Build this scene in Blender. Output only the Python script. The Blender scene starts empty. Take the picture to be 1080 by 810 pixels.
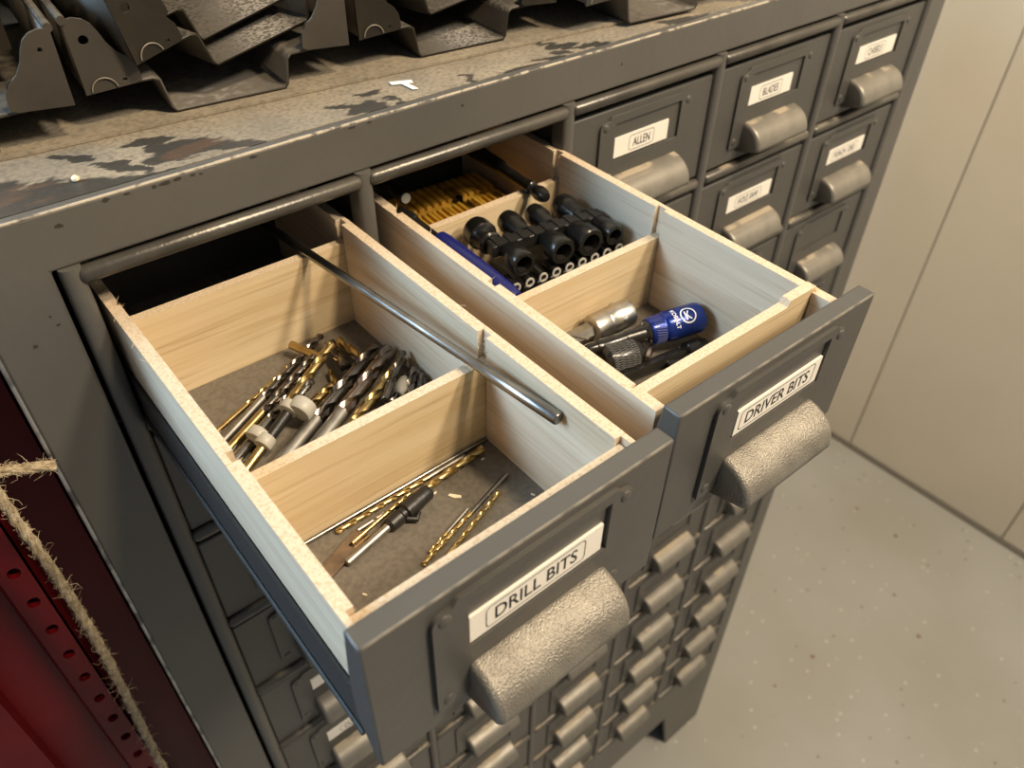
import bpy, bmesh, math, random
from mathutils import Vector, Matrix, Euler
random.seed(7)

# ------------------------------------------------------------------ camera, world, light, exposure
S = 0.133            # metres per drawer-column pitch; all lengths below are in that pitch ("u")
FZ = -9.55           # height of the floor in u (0 = top drawer rail)
scn = bpy.context.scene
C = scn.collection

def W(x, y, z):
    return Vector((x * S, y * S, (z - FZ) * S))

cam_d = bpy.data.cameras.new('camera')
cam_o = bpy.data.objects.new('camera', cam_d)
C.objects.link(cam_o)
RM = Matrix(((0.77035760, -0.63752129, 0.01075974),
             (-0.41453532, -0.51358875, -0.75125699),
             (0.48446841, 0.57427624, -0.65992208)))
FPX = 829.2
right, down, fwd = RM[0], RM[1], RM[2]
rot3 = Matrix((right, -down, -fwd)).transposed()
cam_o.matrix_world = Matrix.Translation(W(-0.2583, -2.33406, 1.31538)) @ rot3.to_4x4()
cam_d.sensor_width = 36.0
cam_d.lens = FPX / 1080.0 * 36.0
cam_d.clip_start = 0.02
cam_d.dof.use_dof = True
cam_d.dof.focus_distance = 0.34
cam_d.dof.aperture_fstop = 13.0
scn.camera = cam_o

world = bpy.data.worlds.new('room_light')
scn.world = world
world.use_nodes = True
bg = world.node_tree.nodes['Background']
bg.inputs['Color'].default_value = (0.82, 0.90, 1.0, 1)
bg.inputs['Strength'].default_value = 0.20

def area(name, loc, target, size, size_y, power, col, shape='RECTANGLE'):
    l = bpy.data.lights.new(name, 'AREA')
    l.shape = shape
    l.size = size
    l.size_y = size_y
    l.energy = power
    l.color = col
    o = bpy.data.objects.new(name, l)
    C.objects.link(o)
    o.location = loc
    d = Vector(target) - Vector(loc)
    o.rotation_euler = d.to_track_quat('-Z', 'Y').to_euler()
    return o

area('ceiling_lamp', W(3.2, -6.0, 9.6), W(1.0, -0.8, 0), 0.17, 0.17, 20, (1.0, 0.79, 0.53), 'DISK')
area('ceiling_lamp_far', W(6.5, -9.0, 9.6), W(11.6, 0.0, -3.0), 0.3, 0.3, 39, (1.0, 0.85, 0.66), 'DISK')
area('window_daylight', W(-5.6, 2.68, 3.2), W(-2.0, -2.0, 0.2), 0.75, 0.5, 31, (0.50, 0.75, 1.0))

scn.view_settings.view_transform = 'Standard'
scn.view_settings.look = 'None'
scn.view_settings.exposure = 0.0
scn.view_settings.gamma = 1.0
scn.view_settings.use_curve_mapping = False

# ------------------------------------------------------------------ materials
MATS = {}

def nn(nt, t, **kw):
    n = nt.nodes.new(t)
    for k, v in kw.items():
        if k in n.inputs:
            n.inputs[k].default_value = v
        else:
            setattr(n, k, v)
    return n

def mat(name, col, rough=0.5, metal=0.0, var=None, bump=None, scale=(1, 1, 1), trans=0.0, spec=0.5, emit=None, coat=0.0):
    """var = (noise scale, second colour, low, high[, detail]); bump = (scale, strength, distance)"""
    m = bpy.data.materials.new(name)
    m.use_nodes = True
    nt = m.node_tree
    b = nt.nodes['Principled BSDF']
    b.inputs['Base Color'].default_value = (*col, 1)
    b.inputs['Roughness'].default_value = rough
    b.inputs['Metallic'].default_value = metal
    b.inputs['Specular IOR Level'].default_value = spec
    b.inputs['Transmission Weight'].default_value = trans
    b.inputs['Coat Weight'].default_value = coat
    if emit:
        b.inputs['Emission Color'].default_value = (*emit[:3], 1)
        b.inputs['Emission Strength'].default_value = emit[3]
    tc = nn(nt, 'ShaderNodeTexCoord')
    mp = nn(nt, 'ShaderNodeMapping')
    mp.inputs['Scale'].default_value = scale
    nt.links.new(tc.outputs['Object'], mp.inputs['Vector'])
    m['_'] = 1
    if var:
        no = nn(nt, 'ShaderNodeTexNoise', Scale=var[0], Detail=var[4] if len(var) > 4 else 4.0)
        nt.links.new(mp.outputs['Vector'], no.inputs['Vector'])
        r = nn(nt, 'ShaderNodeMapRange')
        r.inputs['From Min'].default_value = var[2]
        r.inputs['From Max'].default_value = var[3]
        nt.links.new(no.outputs['Fac'], r.inputs['Value'])
        mx = nn(nt, 'ShaderNodeMix', data_type='RGBA')
        mx.inputs[6].default_value = (*col, 1)
        mx.inputs[7].default_value = (*var[1], 1)
        nt.links.new(r.outputs['Result'], mx.inputs[0])
        nt.links.new(mx.outputs[2], b.inputs['Base Color'])
    if bump:
        nb = nn(nt, 'ShaderNodeTexNoise', Scale=bump[0], Detail=3.0)
        nt.links.new(mp.outputs['Vector'], nb.inputs['Vector'])
        bp = nn(nt, 'ShaderNodeBump', Strength=bump[1], Distance=bump[2])
        nt.links.new(nb.outputs['Fac'], bp.inputs['Height'])
        nt.links.new(bp.outputs['Normal'], b.inputs['Normal'])
    del m['_']
    MATS[name] = m
    return m

def dusty(m, dust, scale, lo, hi, zmin=0.55):
    """lay a film of dust on the upward faces of an existing material"""
    nt = m.node_tree
    b = nt.nodes['Principled BSDF']
    src = b.inputs['Base Color'].links[0].from_socket if b.inputs['Base Color'].links else None
    g = nn(nt, 'ShaderNodeNewGeometry')
    sx = nn(nt, 'ShaderNodeSeparateXYZ')
    nt.links.new(g.outputs['True Normal'], sx.inputs[0])
    r1 = nn(nt, 'ShaderNodeMapRange')
    r1.inputs['From Min'].default_value = zmin
    r1.inputs['From Max'].default_value = min(zmin + 0.3, 1.0)
    nt.links.new(sx.outputs['Z'], r1.inputs['Value'])
    no = nn(nt, 'ShaderNodeTexNoise', Scale=scale, Detail=6.0)
    nt.links.new(g.outputs['Position'], no.inputs['Vector'])
    r2 = nn(nt, 'ShaderNodeMapRange')
    r2.inputs['From Min'].default_value = lo
    r2.inputs['From Max'].default_value = hi
    nt.links.new(no.outputs['Fac'], r2.inputs['Value'])
    mu = nn(nt, 'ShaderNodeMath', operation='MULTIPLY')
    nt.links.new(r1.outputs['Result'], mu.inputs[0])
    nt.links.new(r2.outputs['Result'], mu.inputs[1])
    mx = nn(nt, 'ShaderNodeMix', data_type='RGBA')
    nt.links.new(mu.outputs[0], mx.inputs[0])
    if src:
        nt.links.new(src, mx.inputs[6])
    else:
        mx.inputs[6].default_value = b.inputs['Base Color'].default_value
    mx.inputs[7].default_value = (*dust, 1)
    nt.links.new(mx.outputs[2], b.inputs['Base Color'])
    mr = nn(nt, 'ShaderNodeMix', data_type='FLOAT')
    nt.links.new(mu.outputs[0], mr.inputs[0])
    mr.inputs[2].default_value = b.inputs['Roughness'].default_value
    mr.inputs[3].default_value = 0.9
    nt.links.new(mr.outputs[0], b.inputs['Roughness'])
    if b.inputs['Metallic'].default_value > 0:
        mm = nn(nt, 'ShaderNodeMix', data_type='FLOAT')
        nt.links.new(mu.outputs[0], mm.inputs[0])
        mm.inputs[2].default_value = b.inputs['Metallic'].default_value
        mm.inputs[3].default_value = 0.0
        nt.links.new(mm.outputs[0], b.inputs['Metallic'])
    return m

GREY = (0.105, 0.099, 0.088)
GREY2 = (0.082, 0.078, 0.070)
mat('grey_enamel', GREY, 0.42, 0.0, (9, GREY2, 0.35, 0.7, 6), (160, 0.12, 0.0015))
mat('grey_drawer', (0.079, 0.075, 0.067), 0.42, 0.0, (11, (0.063, 0.060, 0.054), 0.35, 0.7, 6), (170, 0.10, 0.0015))
mat('dark_steel', (0.028, 0.026, 0.023), 0.6)
dusty(mat('grey_rod', (0.125, 0.115, 0.098), 0.34, 0.4, (40, (0.085, 0.078, 0.067), 0.4, 0.7), (420, 0.2, 0.0006)), (0.33, 0.27, 0.19), 60, 0.46, 0.62, 0.7)
mat('grey_rod_clean', (0.105, 0.097, 0.083), 0.32, 0.45, (40, (0.07, 0.064, 0.055), 0.4, 0.7), (420, 0.25, 0.0006))
dusty(mat('hammered_grey', (0.235, 0.218, 0.185), 0.42, 0.4, (60, (0.19, 0.175, 0.148), 0.4, 0.7), (800, 0.25, 0.0006)), (0.42, 0.35, 0.25), 45, 0.46, 0.56, 0.90)
mat('hammered_clean', (0.285, 0.263, 0.222), 0.42, 0.5, (90, (0.21, 0.19, 0.16), 0.4, 0.7), (1300, 0.75, 0.0007))
mat('worn_edge', (0.42, 0.365, 0.28), 0.6, 0.0, (160, (0.10, 0.09, 0.075), 0.50, 0.60, 5))
mat('worn_lip_highlight', (0.24, 0.215, 0.17), 0.45, 0.3, (120, (0.13, 0.118, 0.10), 0.45, 0.6))  # worn tan edge metal, made lighter to hold the lip's highlight
mat('chip_dark', (0.035, 0.026, 0.02), 0.7)
mat('emboss_light', (0.20, 0.175, 0.135), 0.5)
mat('worn_steel', (0.40, 0.41, 0.41), 0.35, 0.7, (80, (0.12, 0.12, 0.12), 0.45, 0.6))
mat('tape_white', (0.78, 0.74, 0.66), 0.55)
mat('print_black', (0.012, 0.012, 0.012), 0.6)
mat('print_white', (0.8, 0.8, 0.82), 0.5)

def wood(name, c1, c2, c3, axis):
    m = bpy.data.materials.new(name)
    m.use_nodes = True
    nt = m.node_tree
    b = nt.nodes['Principled BSDF']
    b.inputs['Roughness'].default_value = 0.62
    b.inputs['Specular IOR Level'].default_value = 0.3
    tc = nn(nt, 'ShaderNodeTexCoord')
    oi = nn(nt, 'ShaderNodeObjectInfo')
    ad = nn(nt, 'ShaderNodeVectorMath', operation='ADD')
    nt.links.new(tc.outputs['Object'], ad.inputs[0])
    nt.links.new(oi.outputs['Random'], ad.inputs[1])
    mp = nn(nt, 'ShaderNodeMapping')
    sc = [620, 620, 620]
    sc[axis] = 14
    mp.inputs['Scale'].default_value = sc
    nt.links.new(ad.outputs[0], mp.inputs['Vector'])
    n1 = nn(nt, 'ShaderNodeTexNoise', Scale=1.0, Detail=3.0, Roughness=0.6)
    nt.links.new(mp.outputs['Vector'], n1.inputs['Vector'])
    mp2 = nn(nt, 'ShaderNodeMapping')
    sc2 = [110, 110, 110]
    sc2[axis] = 5
    mp2.inputs['Scale'].default_value = sc2
    nt.links.new(ad.outputs[0], mp2.inputs['Vector'])
    n2 = nn(nt, 'ShaderNodeTexNoise', Scale=1.0, Detail=4.0, Distortion=0.6)
    nt.links.new(mp2.outputs['Vector'], n2.inputs['Vector'])
    r1 = nn(nt, 'ShaderNodeMapRange')
    r1.inputs['From Min'].default_value = 0.52
    r1.inputs['From Max'].default_value = 0.72
    nt.links.new(n1.outputs['Fac'], r1.inputs['Value'])
    r2 = nn(nt, 'ShaderNodeMapRange')
    r2.inputs['From Min'].default_value = 0.38
    r2.inputs['From Max'].default_value = 0.66
    nt.links.new(n2.outputs['Fac'], r2.inputs['Value'])
    m1 = nn(nt, 'ShaderNodeMix', data_type='RGBA')
    m1.inputs[6].default_value = (*c1, 1)
    m1.inputs[7].default_value = (*c2, 1)
    nt.links.new(r2.outputs['Result'], m1.inputs[0])
    m2 = nn(nt, 'ShaderNodeMix', data_type='RGBA')
    nt.links.new(m1.outputs[2], m2.inputs[6])
    m2.inputs[7].default_value = (*c3, 1)
    mu = nn(nt, 'ShaderNodeMath', operation='MULTIPLY')
    mu.inputs[1].default_value = 0.55
    nt.links.new(r1.outputs['Result'], mu.inputs[0])
    nt.links.new(mu.outputs[0], m2.inputs[0])
    nt.links.new(m2.outputs[2], b.inputs['Base Color'])
    bp = nn(nt, 'ShaderNodeBump', Strength=0.25, Distance=0.0006)
    nt.links.new(n1.outputs['Fac'], bp.inputs['Height'])
    nt.links.new(bp.outputs['Normal'], b.inputs['Normal'])
    MATS[name] = m

wood('wood_lengthwise', (0.64, 0.53, 0.40), (0.55, 0.43, 0.30), (0.36, 0.25, 0.15), 1)
wood('wood_crosswise', (0.66, 0.53, 0.34), (0.56, 0.42, 0.24), (0.35, 0.24, 0.12), 0)
mat('wood_edge', (0.60, 0.48, 0.34), 0.8, 0, (900, (0.47, 0.35, 0.22), 0.48, 0.66, 6), (700, 0.6, 0.0006))
mat('wood_splinter', (0.80, 0.70, 0.52), 0.8)
mat('tray_floor', (0.155, 0.135, 0.108), 0.55, 0.0, (500, (0.115, 0.10, 0.08), 0.4, 0.65, 5), (260, 0.15, 0.0008))
mat('steel_bright', (0.40, 0.38, 0.345), 0.44, 1.0, (150, (0.30, 0.285, 0.26), 0.4, 0.7))
mat('steel_dark', (0.24, 0.215, 0.19), 0.27, 1.0, (120, (0.13, 0.115, 0.10), 0.4, 0.7))
mat('steel_pink', (0.38, 0.31, 0.27), 0.28, 1.0, (130, (0.2, 0.17, 0.15), 0.4, 0.7))
mat('titanium_gold', (0.56, 0.42, 0.19), 0.32, 1.0, (160, (0.38, 0.27, 0.11), 0.4, 0.7))
mat('steel_grey', (0.30, 0.29, 0.27), 0.3, 1.0, (90, (0.2, 0.19, 0.175), 0.4, 0.7), (200, 0.05, 0.0005))
mat('black_oxide', (0.008, 0.0075, 0.007), 0.24, 0.0, (90, (0.016, 0.015, 0.013), 0.4, 0.7), (200, 0.1, 0.0004))
mat('black_plastic', (0.013, 0.012, 0.011), 0.42, 0.0, None, (300, 0.3, 0.0006))
mat('chrome', (0.60, 0.58, 0.53), 0.36, 1.0, (120, (0.45, 0.42, 0.38), 0.4, 0.7))
mat('rim_bright', (0.62, 0.60, 0.55), 0.5, 0.3)
mat('nylon', (0.44, 0.43, 0.38), 0.42, 0.0, (120, (0.36, 0.34, 0.29), 0.4, 0.7), spec=0.4)
mat('blue_anodised', (0.007, 0.026, 0.20), 0.24, 0.45, None, None, coat=0.2)
mat('blue_plastic', (0.010, 0.014, 0.12), 0.32)
mat('amber_plastic', (0.80, 0.47, 0.06), 0.25, 0.0, (90, (0.55, 0.28, 0.02), 0.4, 0.65))
dusty(mat('tray_brown', (0.020, 0.016, 0.010), 0.40, 0.25, (30, (0.034, 0.026, 0.016), 0.42, 0.7, 6), (180, 0.1, 0.001)), (0.075, 0.063, 0.046), 520, 0.46, 0.66, 0.5)
dusty(mat('tray_grey', (0.060, 0.051, 0.039), 0.5, 0.15, (35, (0.042, 0.036, 0.028), 0.42, 0.66, 6), (180, 0.1, 0.001)), (0.115, 0.098, 0.073), 200, 0.40, 0.68, 0.5)
mat('red_enamel', (0.150, 0.004, 0.008), 0.38, 0.0, (14, (0.105, 0.003, 0.006), 0.4, 0.7), (60, 0.05, 0.002), spec=0.22)
mat('jute', (0.47, 0.38, 0.25), 0.9, 0.0, (260, (0.30, 0.23, 0.14), 0.42, 0.62, 5), (500, 0.6, 0.001))
mat('paper', (0.85, 0.84, 0.80), 0.7)
mat('wall_paint', (0.64, 0.585, 0.485), 0.7, 0.0, (3.5, (0.61, 0.555, 0.455), 0.4, 0.6), (70, 0.08, 0.002))
mat('wall_white', (0.66, 0.66, 0.64), 0.8)
mat('joint_dark', (0.16, 0.145, 0.12), 0.9)
mat('joint_light', (0.40, 0.37, 0.31), 0.9)
mat('pane_sky', (0.7, 0.85, 1.0), 0.2, emit=(0.7, 0.86, 1.0, 2.0))

def make_floor():
    m = bpy.data.materials.new('epoxy_floor')
    m.use_nodes = True
    nt = m.node_tree
    b = nt.nodes['Principled BSDF']
    b.inputs['Roughness'].default_value = 0.32
    tc = nn(nt, 'ShaderNodeTexCoord')
    n1 = nn(nt, 'ShaderNodeTexNoise', Scale=3.2, Detail=4.0)
    nt.links.new(tc.outputs['Object'], n1.inputs['Vector'])
    cr = nn(nt, 'ShaderNodeValToRGB')
    e = cr.color_ramp.elements
    e[0].position, e[0].color = 0.32, (0.33, 0.318, 0.275, 1)
    e[1].position, e[1].color = 0.68, (0.385, 0.378, 0.352, 1)
    nt.links.new(n1.outputs['Fac'], cr.inputs[0])
    last = cr.outputs[0]
    for sc, thr, keep, col in ((46, 0.11, 0.86, (0.62, 0.59, 0.50)), (38, 0.10, 0.90, (0.17, 0.15, 0.12)), (19, 0.09, 0.93, (0.20, 0.13, 0.08))):
        v = nn(nt, 'ShaderNodeTexVoronoi', Scale=float(sc))
        v.inputs['Randomness'].default_value = 1.0
        mp = nn(nt, 'ShaderNodeMapping')
        mp.inputs['Location'].default_value = (sc * 0.37, sc * 0.11, 0)
        nt.links.new(tc.outputs['Object'], mp.inputs['Vector'])
        nt.links.new(mp.outputs['Vector'], v.inputs['Vector'])
        lt = nn(nt, 'ShaderNodeMath', operation='LESS_THAN')
        lt.inputs[1].default_value = thr
        nt.links.new(v.outputs['Distance'], lt.inputs[0])
        sp = nn(nt, 'ShaderNodeSeparateColor')
        nt.links.new(v.outputs['Color'], sp.inputs[0])
        gt = nn(nt, 'ShaderNodeMath', operation='GREATER_THAN')
        gt.inputs[1].default_value = keep - 0.25
        nt.links.new(sp.outputs[0], gt.inputs[0])
        mu = nn(nt, 'ShaderNodeMath', operation='MULTIPLY')
        nt.links.new(lt.outputs[0], mu.inputs[0])
        nt.links.new(gt.outputs[0], mu.inputs[1])
        mx = nn(nt, 'ShaderNodeMix', data_type='RGBA')
        nt.links.new(mu.outputs[0], mx.inputs[0])
        nt.links.new(last, mx.inputs[6])
        mx.inputs[7].default_value = (*col, 1)
        last = mx.outputs[2]
    nt.links.new(last, b.inputs['Base Color'])
    MATS['epoxy_floor'] = m
make_floor()

TOPZ = 0.215
# places on the cabinet top where the dust is rubbed off: x, y, half length, half width, direction
PATCHES = [(0.475, 0.165, 0.16, 0.075, -35), (0.385, 0.245, 0.10, 0.040, -35), (0.40, 0.125, 0.09, 0.036, -25), (0.262, 0.150, 0.12, 0.036, -40),
           (0.185, 0.305, 0.09, 0.030, -45), (0.05, 0.105, 0.22, 0.085, -25), (-0.12, 0.12, 0.17, 0.15, -20), (0.22, 0.055, 0.20, 0.045, -10), (0.60, 0.07, 0.10, 0.04, -20),
           (1.10, 0.085, 0.085, 0.062, -35), (1.03, 0.150, 0.07, 0.034, -40), (1.145, 0.190, 0.040, 0.028, 0), (1.22, 0.08, 0.05, 0.02, -30),
           (1.80, 0.025, 0.13, 0.055, -30), (1.95, 0.06, 0.09, 0.036, -30), (2.01, 0.10, 0.05, 0.03, -30), (2.20, 0.05, 0.14, 0.042, -30), (2.06, 0.150, 0.07, 0.034, -30), (2.78, 0.05, 0.22, 0.05, -20), (1.55, 0.10, 0.05, 0.025, -40), (3.3, 0.08, 0.2, 0.06, -20), (4.2, 0.1, 0.2, 0.06, -20)]
def make_dust_top():
    """sawdust lying on dark enamel, rubbed off in streaky patches"""
    m = bpy.data.materials.new('dusty_top')
    m.use_nodes = True
    nt = m.node_tree
    b = nt.nodes['Principled BSDF']
    tc = nn(nt, 'ShaderNodeTexCoord')
    mp = nn(nt, 'ShaderNodeMapping')
    mp.inputs['Rotation'].default_value = (0, 0, math.radians(-28))
    mp.inputs['Scale'].default_value = (1.0, 2.6, 1.0)
    nt.links.new(tc.outputs['Object'], mp.inputs['Vector'])
    dn_ = nn(nt, 'ShaderNodeTexNoise', Scale=30.0, Detail=6.0, Roughness=0.62)
    nt.links.new(mp.outputs['Vector'], dn_.inputs['Vector'])
    dc = nn(nt, 'ShaderNodeVectorMath', operation='MULTIPLY_ADD')
    dc.inputs[1].default_value = (0.042, 0.036, 0)
    dc.inputs[2].default_value = (-0.021, -0.018, 0)
    nt.links.new(dn_.outputs['Color'], dc.inputs[0])
    wv = nn(nt, 'ShaderNodeVectorMath', operation='ADD')
    nt.links.new(tc.outputs['Object'], wv.inputs[0])
    nt.links.new(dc.outputs[0], wv.inputs[1])
    last = None
    for px, py, ra, rb, ang in PATCHES:
        sb = nn(nt, 'ShaderNodeVectorMath', operation='SUBTRACT')
        sb.inputs[1].default_value = (px * S, py * S, TOPZ * S)
        nt.links.new(wv.outputs[0], sb.inputs[0])
        vr = nn(nt, 'ShaderNodeVectorRotate', rotation_type='Z_AXIS')
        vr.inputs['Angle'].default_value = -math.radians(ang)
        nt.links.new(sb.outputs[0], vr.inputs['Vector'])
        ml = nn(nt, 'ShaderNodeVectorMath', operation='MULTIPLY')
        ml.inputs[1].default_value = (1 / (ra * S), 1 / (rb * S), 0)
        nt.links.new(vr.outputs[0], ml.inputs[0])
        le = nn(nt, 'ShaderNodeVectorMath', operation='LENGTH')
        nt.links.new(ml.outputs[0], le.inputs[0])
        rg = nn(nt, 'ShaderNodeMapRange')
        rg.inputs['From Min'].default_value = 1.0
        rg.inputs['From Max'].default_value = 0.82
        nt.links.new(le.outputs['Value'], rg.inputs['Value'])
        if last is None:
            last = rg.outputs['Result']
        else:
            mxx = nn(nt, 'ShaderNodeMath', operation='MAXIMUM')
            nt.links.new(last, mxx.inputs[0])
            nt.links.new(rg.outputs['Result'], mxx.inputs[1])
            last = mxx.outputs[0]
    r = nn(nt, 'ShaderNodeMath', operation='MULTIPLY')
    r.inputs[1].default_value = 0.92
    nt.links.new(last, r.inputs[0])
    fine = nn(nt, 'ShaderNodeTexNoise', Scale=420.0, Detail=3.0)
    nt.links.new(tc.outputs['Object'], fine.inputs['Vector'])
    mid = nn(nt, 'ShaderNodeTexNoise', Scale=34.0, Detail=6.0)
    nt.links.new(tc.outputs['Object'], mid.inputs['Vector'])
    cr = nn(nt, 'ShaderNodeValToRGB')
    e = cr.color_ramp.elements
    e[0].position, e[0].color = 0.3, (0.31, 0.26, 0.185, 1)
    e[1].position, e[1].color = 0.72, (0.20, 0.173, 0.132, 1)
    nt.links.new(mid.outputs['Fac'], cr.inputs[0])
    mx0 = nn(nt, 'ShaderNodeMix', data_type='RGBA')
    fr = nn(nt, 'ShaderNodeMapRange')
    fr.inputs['From Min'].default_value = 0.42
    fr.inputs['From Max'].default_value = 0.75
    fr.inputs['To Max'].default_value = 0.7
    nt.links.new(fine.outputs['Fac'], fr.inputs['Value'])
    nt.links.new(fr.outputs['Result'], mx0.inputs[0])
    nt.links.new(cr.outputs[0], mx0.inputs[6])
    mx0.inputs[7].default_value = (0.10, 0.086, 0.064, 1)
    rust = nn(nt, 'ShaderNodeTexNoise', Scale=26.0, Detail=4.0)
    nt.links.new(mp.outputs['Vector'], rust.inputs['Vector'])
    rr = nn(nt, 'ShaderNodeMapRange')
    rr.inputs['From Min'].default_value = 0.58
    rr.inputs['From Max'].default_value = 0.66
    nt.links.new(rust.outputs['Fac'], rr.inputs['Value'])
    mxr = nn(nt, 'ShaderNodeMix', data_type='RGBA')
    nt.links.new(rr.outputs['Result'], mxr.inputs[0])
    mxr.inputs[6].default_value = (0.032, 0.031, 0.029, 1)
    mxr.inputs[7].default_value = (0.075, 0.046, 0.032, 1)
    mx = nn(nt, 'ShaderNodeMix', data_type='RGBA')
    nt.links.new(r.outputs[0], mx.inputs[0])
    nt.links.new(mx0.outputs[2], mx.inputs[6])
    nt.links.new(mxr.outputs[2], mx.inputs[7])
    nt.links.new(mx.outputs[2], b.inputs['Base Color'])
    mr = nn(nt, 'ShaderNodeMix', data_type='FLOAT')
    nt.links.new(r.outputs[0], mr.inputs[0])
    mr.inputs[2].default_value = 0.9
    mr.inputs[3].default_value = 0.4
    nt.links.new(mr.outputs[0], b.inputs['Roughness'])
    bp = nn(nt, 'ShaderNodeBump', Strength=0.3, Distance=0.0008)
    nt.links.new(fine.outputs['Fac'], bp.inputs['Height'])
    nt.links.new(bp.outputs['Normal'], b.inputs['Normal'])
    MATS['dusty_top'] = m
make_dust_top()

# ------------------------------------------------------------------ mesh helpers (lengths in u)
class MB:
    def __init__(s):
        s.v, s.f, s.m = [], [], []

    def add(s, verts, faces, mi=0):
        o = len(s.v)
        s.v += [tuple(v) for v in verts]
        for k, f in enumerate(faces):
            s.f.append([i + o for i in f])
            s.m.append(mi if isinstance(mi, int) else mi[k])
        return s

    def box(s, x0, x1, y0, y1, z0, z1, mi=0, top=None):
        v = [(x, y, z) for z in (z0, z1) for y in (y0, y1) for x in (x0, x1)]
        f = [(0, 2, 3, 1), (4, 5, 7, 6), (0, 1, 5, 4), (2, 6, 7, 3), (0, 4, 6, 2), (1, 3, 7, 5)]
        return s.add(v, f, [mi, mi if top is None else top, mi, mi, mi, mi])

    def tube(s, pts, rad, n=12, caps=True, mi=0, sec=None, twist=None):
        """sweep a circle (or sec(a) radius factor) along pts; rad: number or list; twist: list of angles"""
        pts = [Vector(p) for p in pts]
        if not isinstance(rad, (list, tuple)):
            rad = [rad] * len(pts)
        t0 = (pts[1] - pts[0]).normalized()
        a = Vector((0, 0, 1)) if abs(t0.z) < 0.9 else Vector((1, 0, 0))
        u = t0.cross(a).normalized()
        vs, rings = [], []
        for i, p in enumerate(pts):
            if i == 0:
                t = t0
            elif i == len(pts) - 1:
                t = (pts[i] - pts[i - 1]).normalized()
            else:
                t = (pts[i + 1] - pts[i - 1]).normalized()
            u = (u - t * u.dot(t)).normalized()
            w = t.cross(u)
            tw = twist[i] if twist else 0.0
            ring = []
            for k in range(n):
                an = 2 * math.pi * k / n
                r = rad[i] * (sec(an) if sec else 1.0)
                ring.append(len(vs))
                vs.append(p + u * (r * math.cos(an + tw)) + w * (r * math.sin(an + tw)))
            rings.append(ring)
        fs = []
        for i in range(len(rings) - 1):
            A, B = rings[i], rings[i + 1]
            for k in range(n):
                fs.append((A[k], A[(k + 1) % n], B[(k + 1) % n], B[k]))
        if caps:
            fs.append(tuple(reversed(rings[0])))
            fs.append(tuple(rings[-1]))
        return s.add(vs, fs, mi)

    def lathe(s, prof, p0, d, n=24, mi=0, caps=True):
        """prof: (distance along d, radius)"""
        p0, d = Vector(p0), Vector(d).normalized()
        a = Vector((0, 0, 1)) if abs(d.z) < 0.9 else Vector((1, 0, 0))
        u = d.cross(a).normalized()
        w = d.cross(u)
        vs, fs = [], []
        for h, r in prof:
            for k in range(n):
                an = 2 * math.pi * k / n
                vs.append(p0 + d * h + u * (r * math.cos(an)) + w * (r * math.sin(an)))
        for i in range(len(prof) - 1):
            for k in range(n):
                a0, a1 = i * n + k, i * n + (k + 1) % n
                fs.append((a0, a1, a1 + n, a0 + n))
        if caps:
            fs.append(tuple(reversed(range(n))))
            fs.append(tuple(range((len(prof) - 1) * n, len(prof) * n)))
        return s.add(vs, fs, mi)

    def prism(s, poly, axis, a0, a1, mi=0):
        """extrude a 2-D polygon; axis x: poly is (y,z); y: (x,z); z: (x,y)"""
        def P(p, a):
            return {'x': (a, p[0], p[1]), 'y': (p[0], a, p[1]), 'z': (p[0], p[1], a)}[axis]
        n = len(poly)
        v = [P(p, a0) for p in poly] + [P(p, a1) for p in poly]
        f = [tuple(range(n)), tuple(reversed(range(n, 2 * n)))]
        f += [(i, i + n, (i + 1) % n + n, (i + 1) % n) for i in range(n)]
        return s.add(v, f, mi)

    def cells(s, xs, zs, keep, y0, y1, mi=0):
        """plate in the xz plane made of the kept grid cells (so it may have openings), y0 front, y1 back"""
        nx, nz = len(xs), len(zs)
        o = {}
        v = []
        def idx(i, j, k):
            if (i, j, k) not in o:
                o[(i, j, k)] = len(v)
                v.append((xs[i], (y0, y1)[k], zs[j]))
            return o[(i, j, k)]
        f = []
        for i in range(nx - 1):
            for j in range(nz - 1):
                if not keep(i, j):
                    continue
                f.append((idx(i, j, 0), idx(i + 1, j, 0), idx(i + 1, j + 1, 0), idx(i, j + 1, 0)))
                f.append((idx(i, j, 1), idx(i, j + 1, 1), idx(i + 1, j + 1, 1), idx(i + 1, j, 1)))
                for (di, dj, a, b) in ((-1, 0, (i, j + 1), (i, j)), (1, 0, (i + 1, j), (i + 1, j + 1)),
                                       (0, -1, (i, j), (i + 1, j)), (0, 1, (i + 1, j + 1), (i, j + 1))):
                    ii, jj = i + di, j + dj
                    if not (0 <= ii < nx - 1 and 0 <= jj < nz - 1 and keep(ii, jj)):
                        f.append((idx(*a, 0), idx(*a, 1), idx(*b, 1), idx(*b, 0)))
        return s.add(v, f, mi)

    def mesh(s, name, mats, smooth=35):
        me = bpy.data.meshes.new(name)
        me.from_pydata([(x * S, y * S, z * S) for x, y, z in s.v], [], s.f)
        for m in (mats if isinstance(mats, (list, tuple)) else [mats]):
            me.materials.append(MATS[m])
        for p, k in zip(me.polygons, s.m):
            p.material_index = k
        bm = bmesh.new()
        bm.from_mesh(me)
        bmesh.ops.recalc_face_normals(bm, faces=bm.faces)
        bm.to_mesh(me)
        bm.free()
        if smooth:
            me.shade_smooth()
            me.set_sharp_from_angle(angle=math.radians(smooth))
        return me

    def build(s, name, mats, parent=None, loc=None, rot=None, smooth=35, bevel=0, seg=2, solid=0):
        return link(name, s.mesh(name, mats, smooth), parent, loc, rot, bevel, seg, solid)

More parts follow.
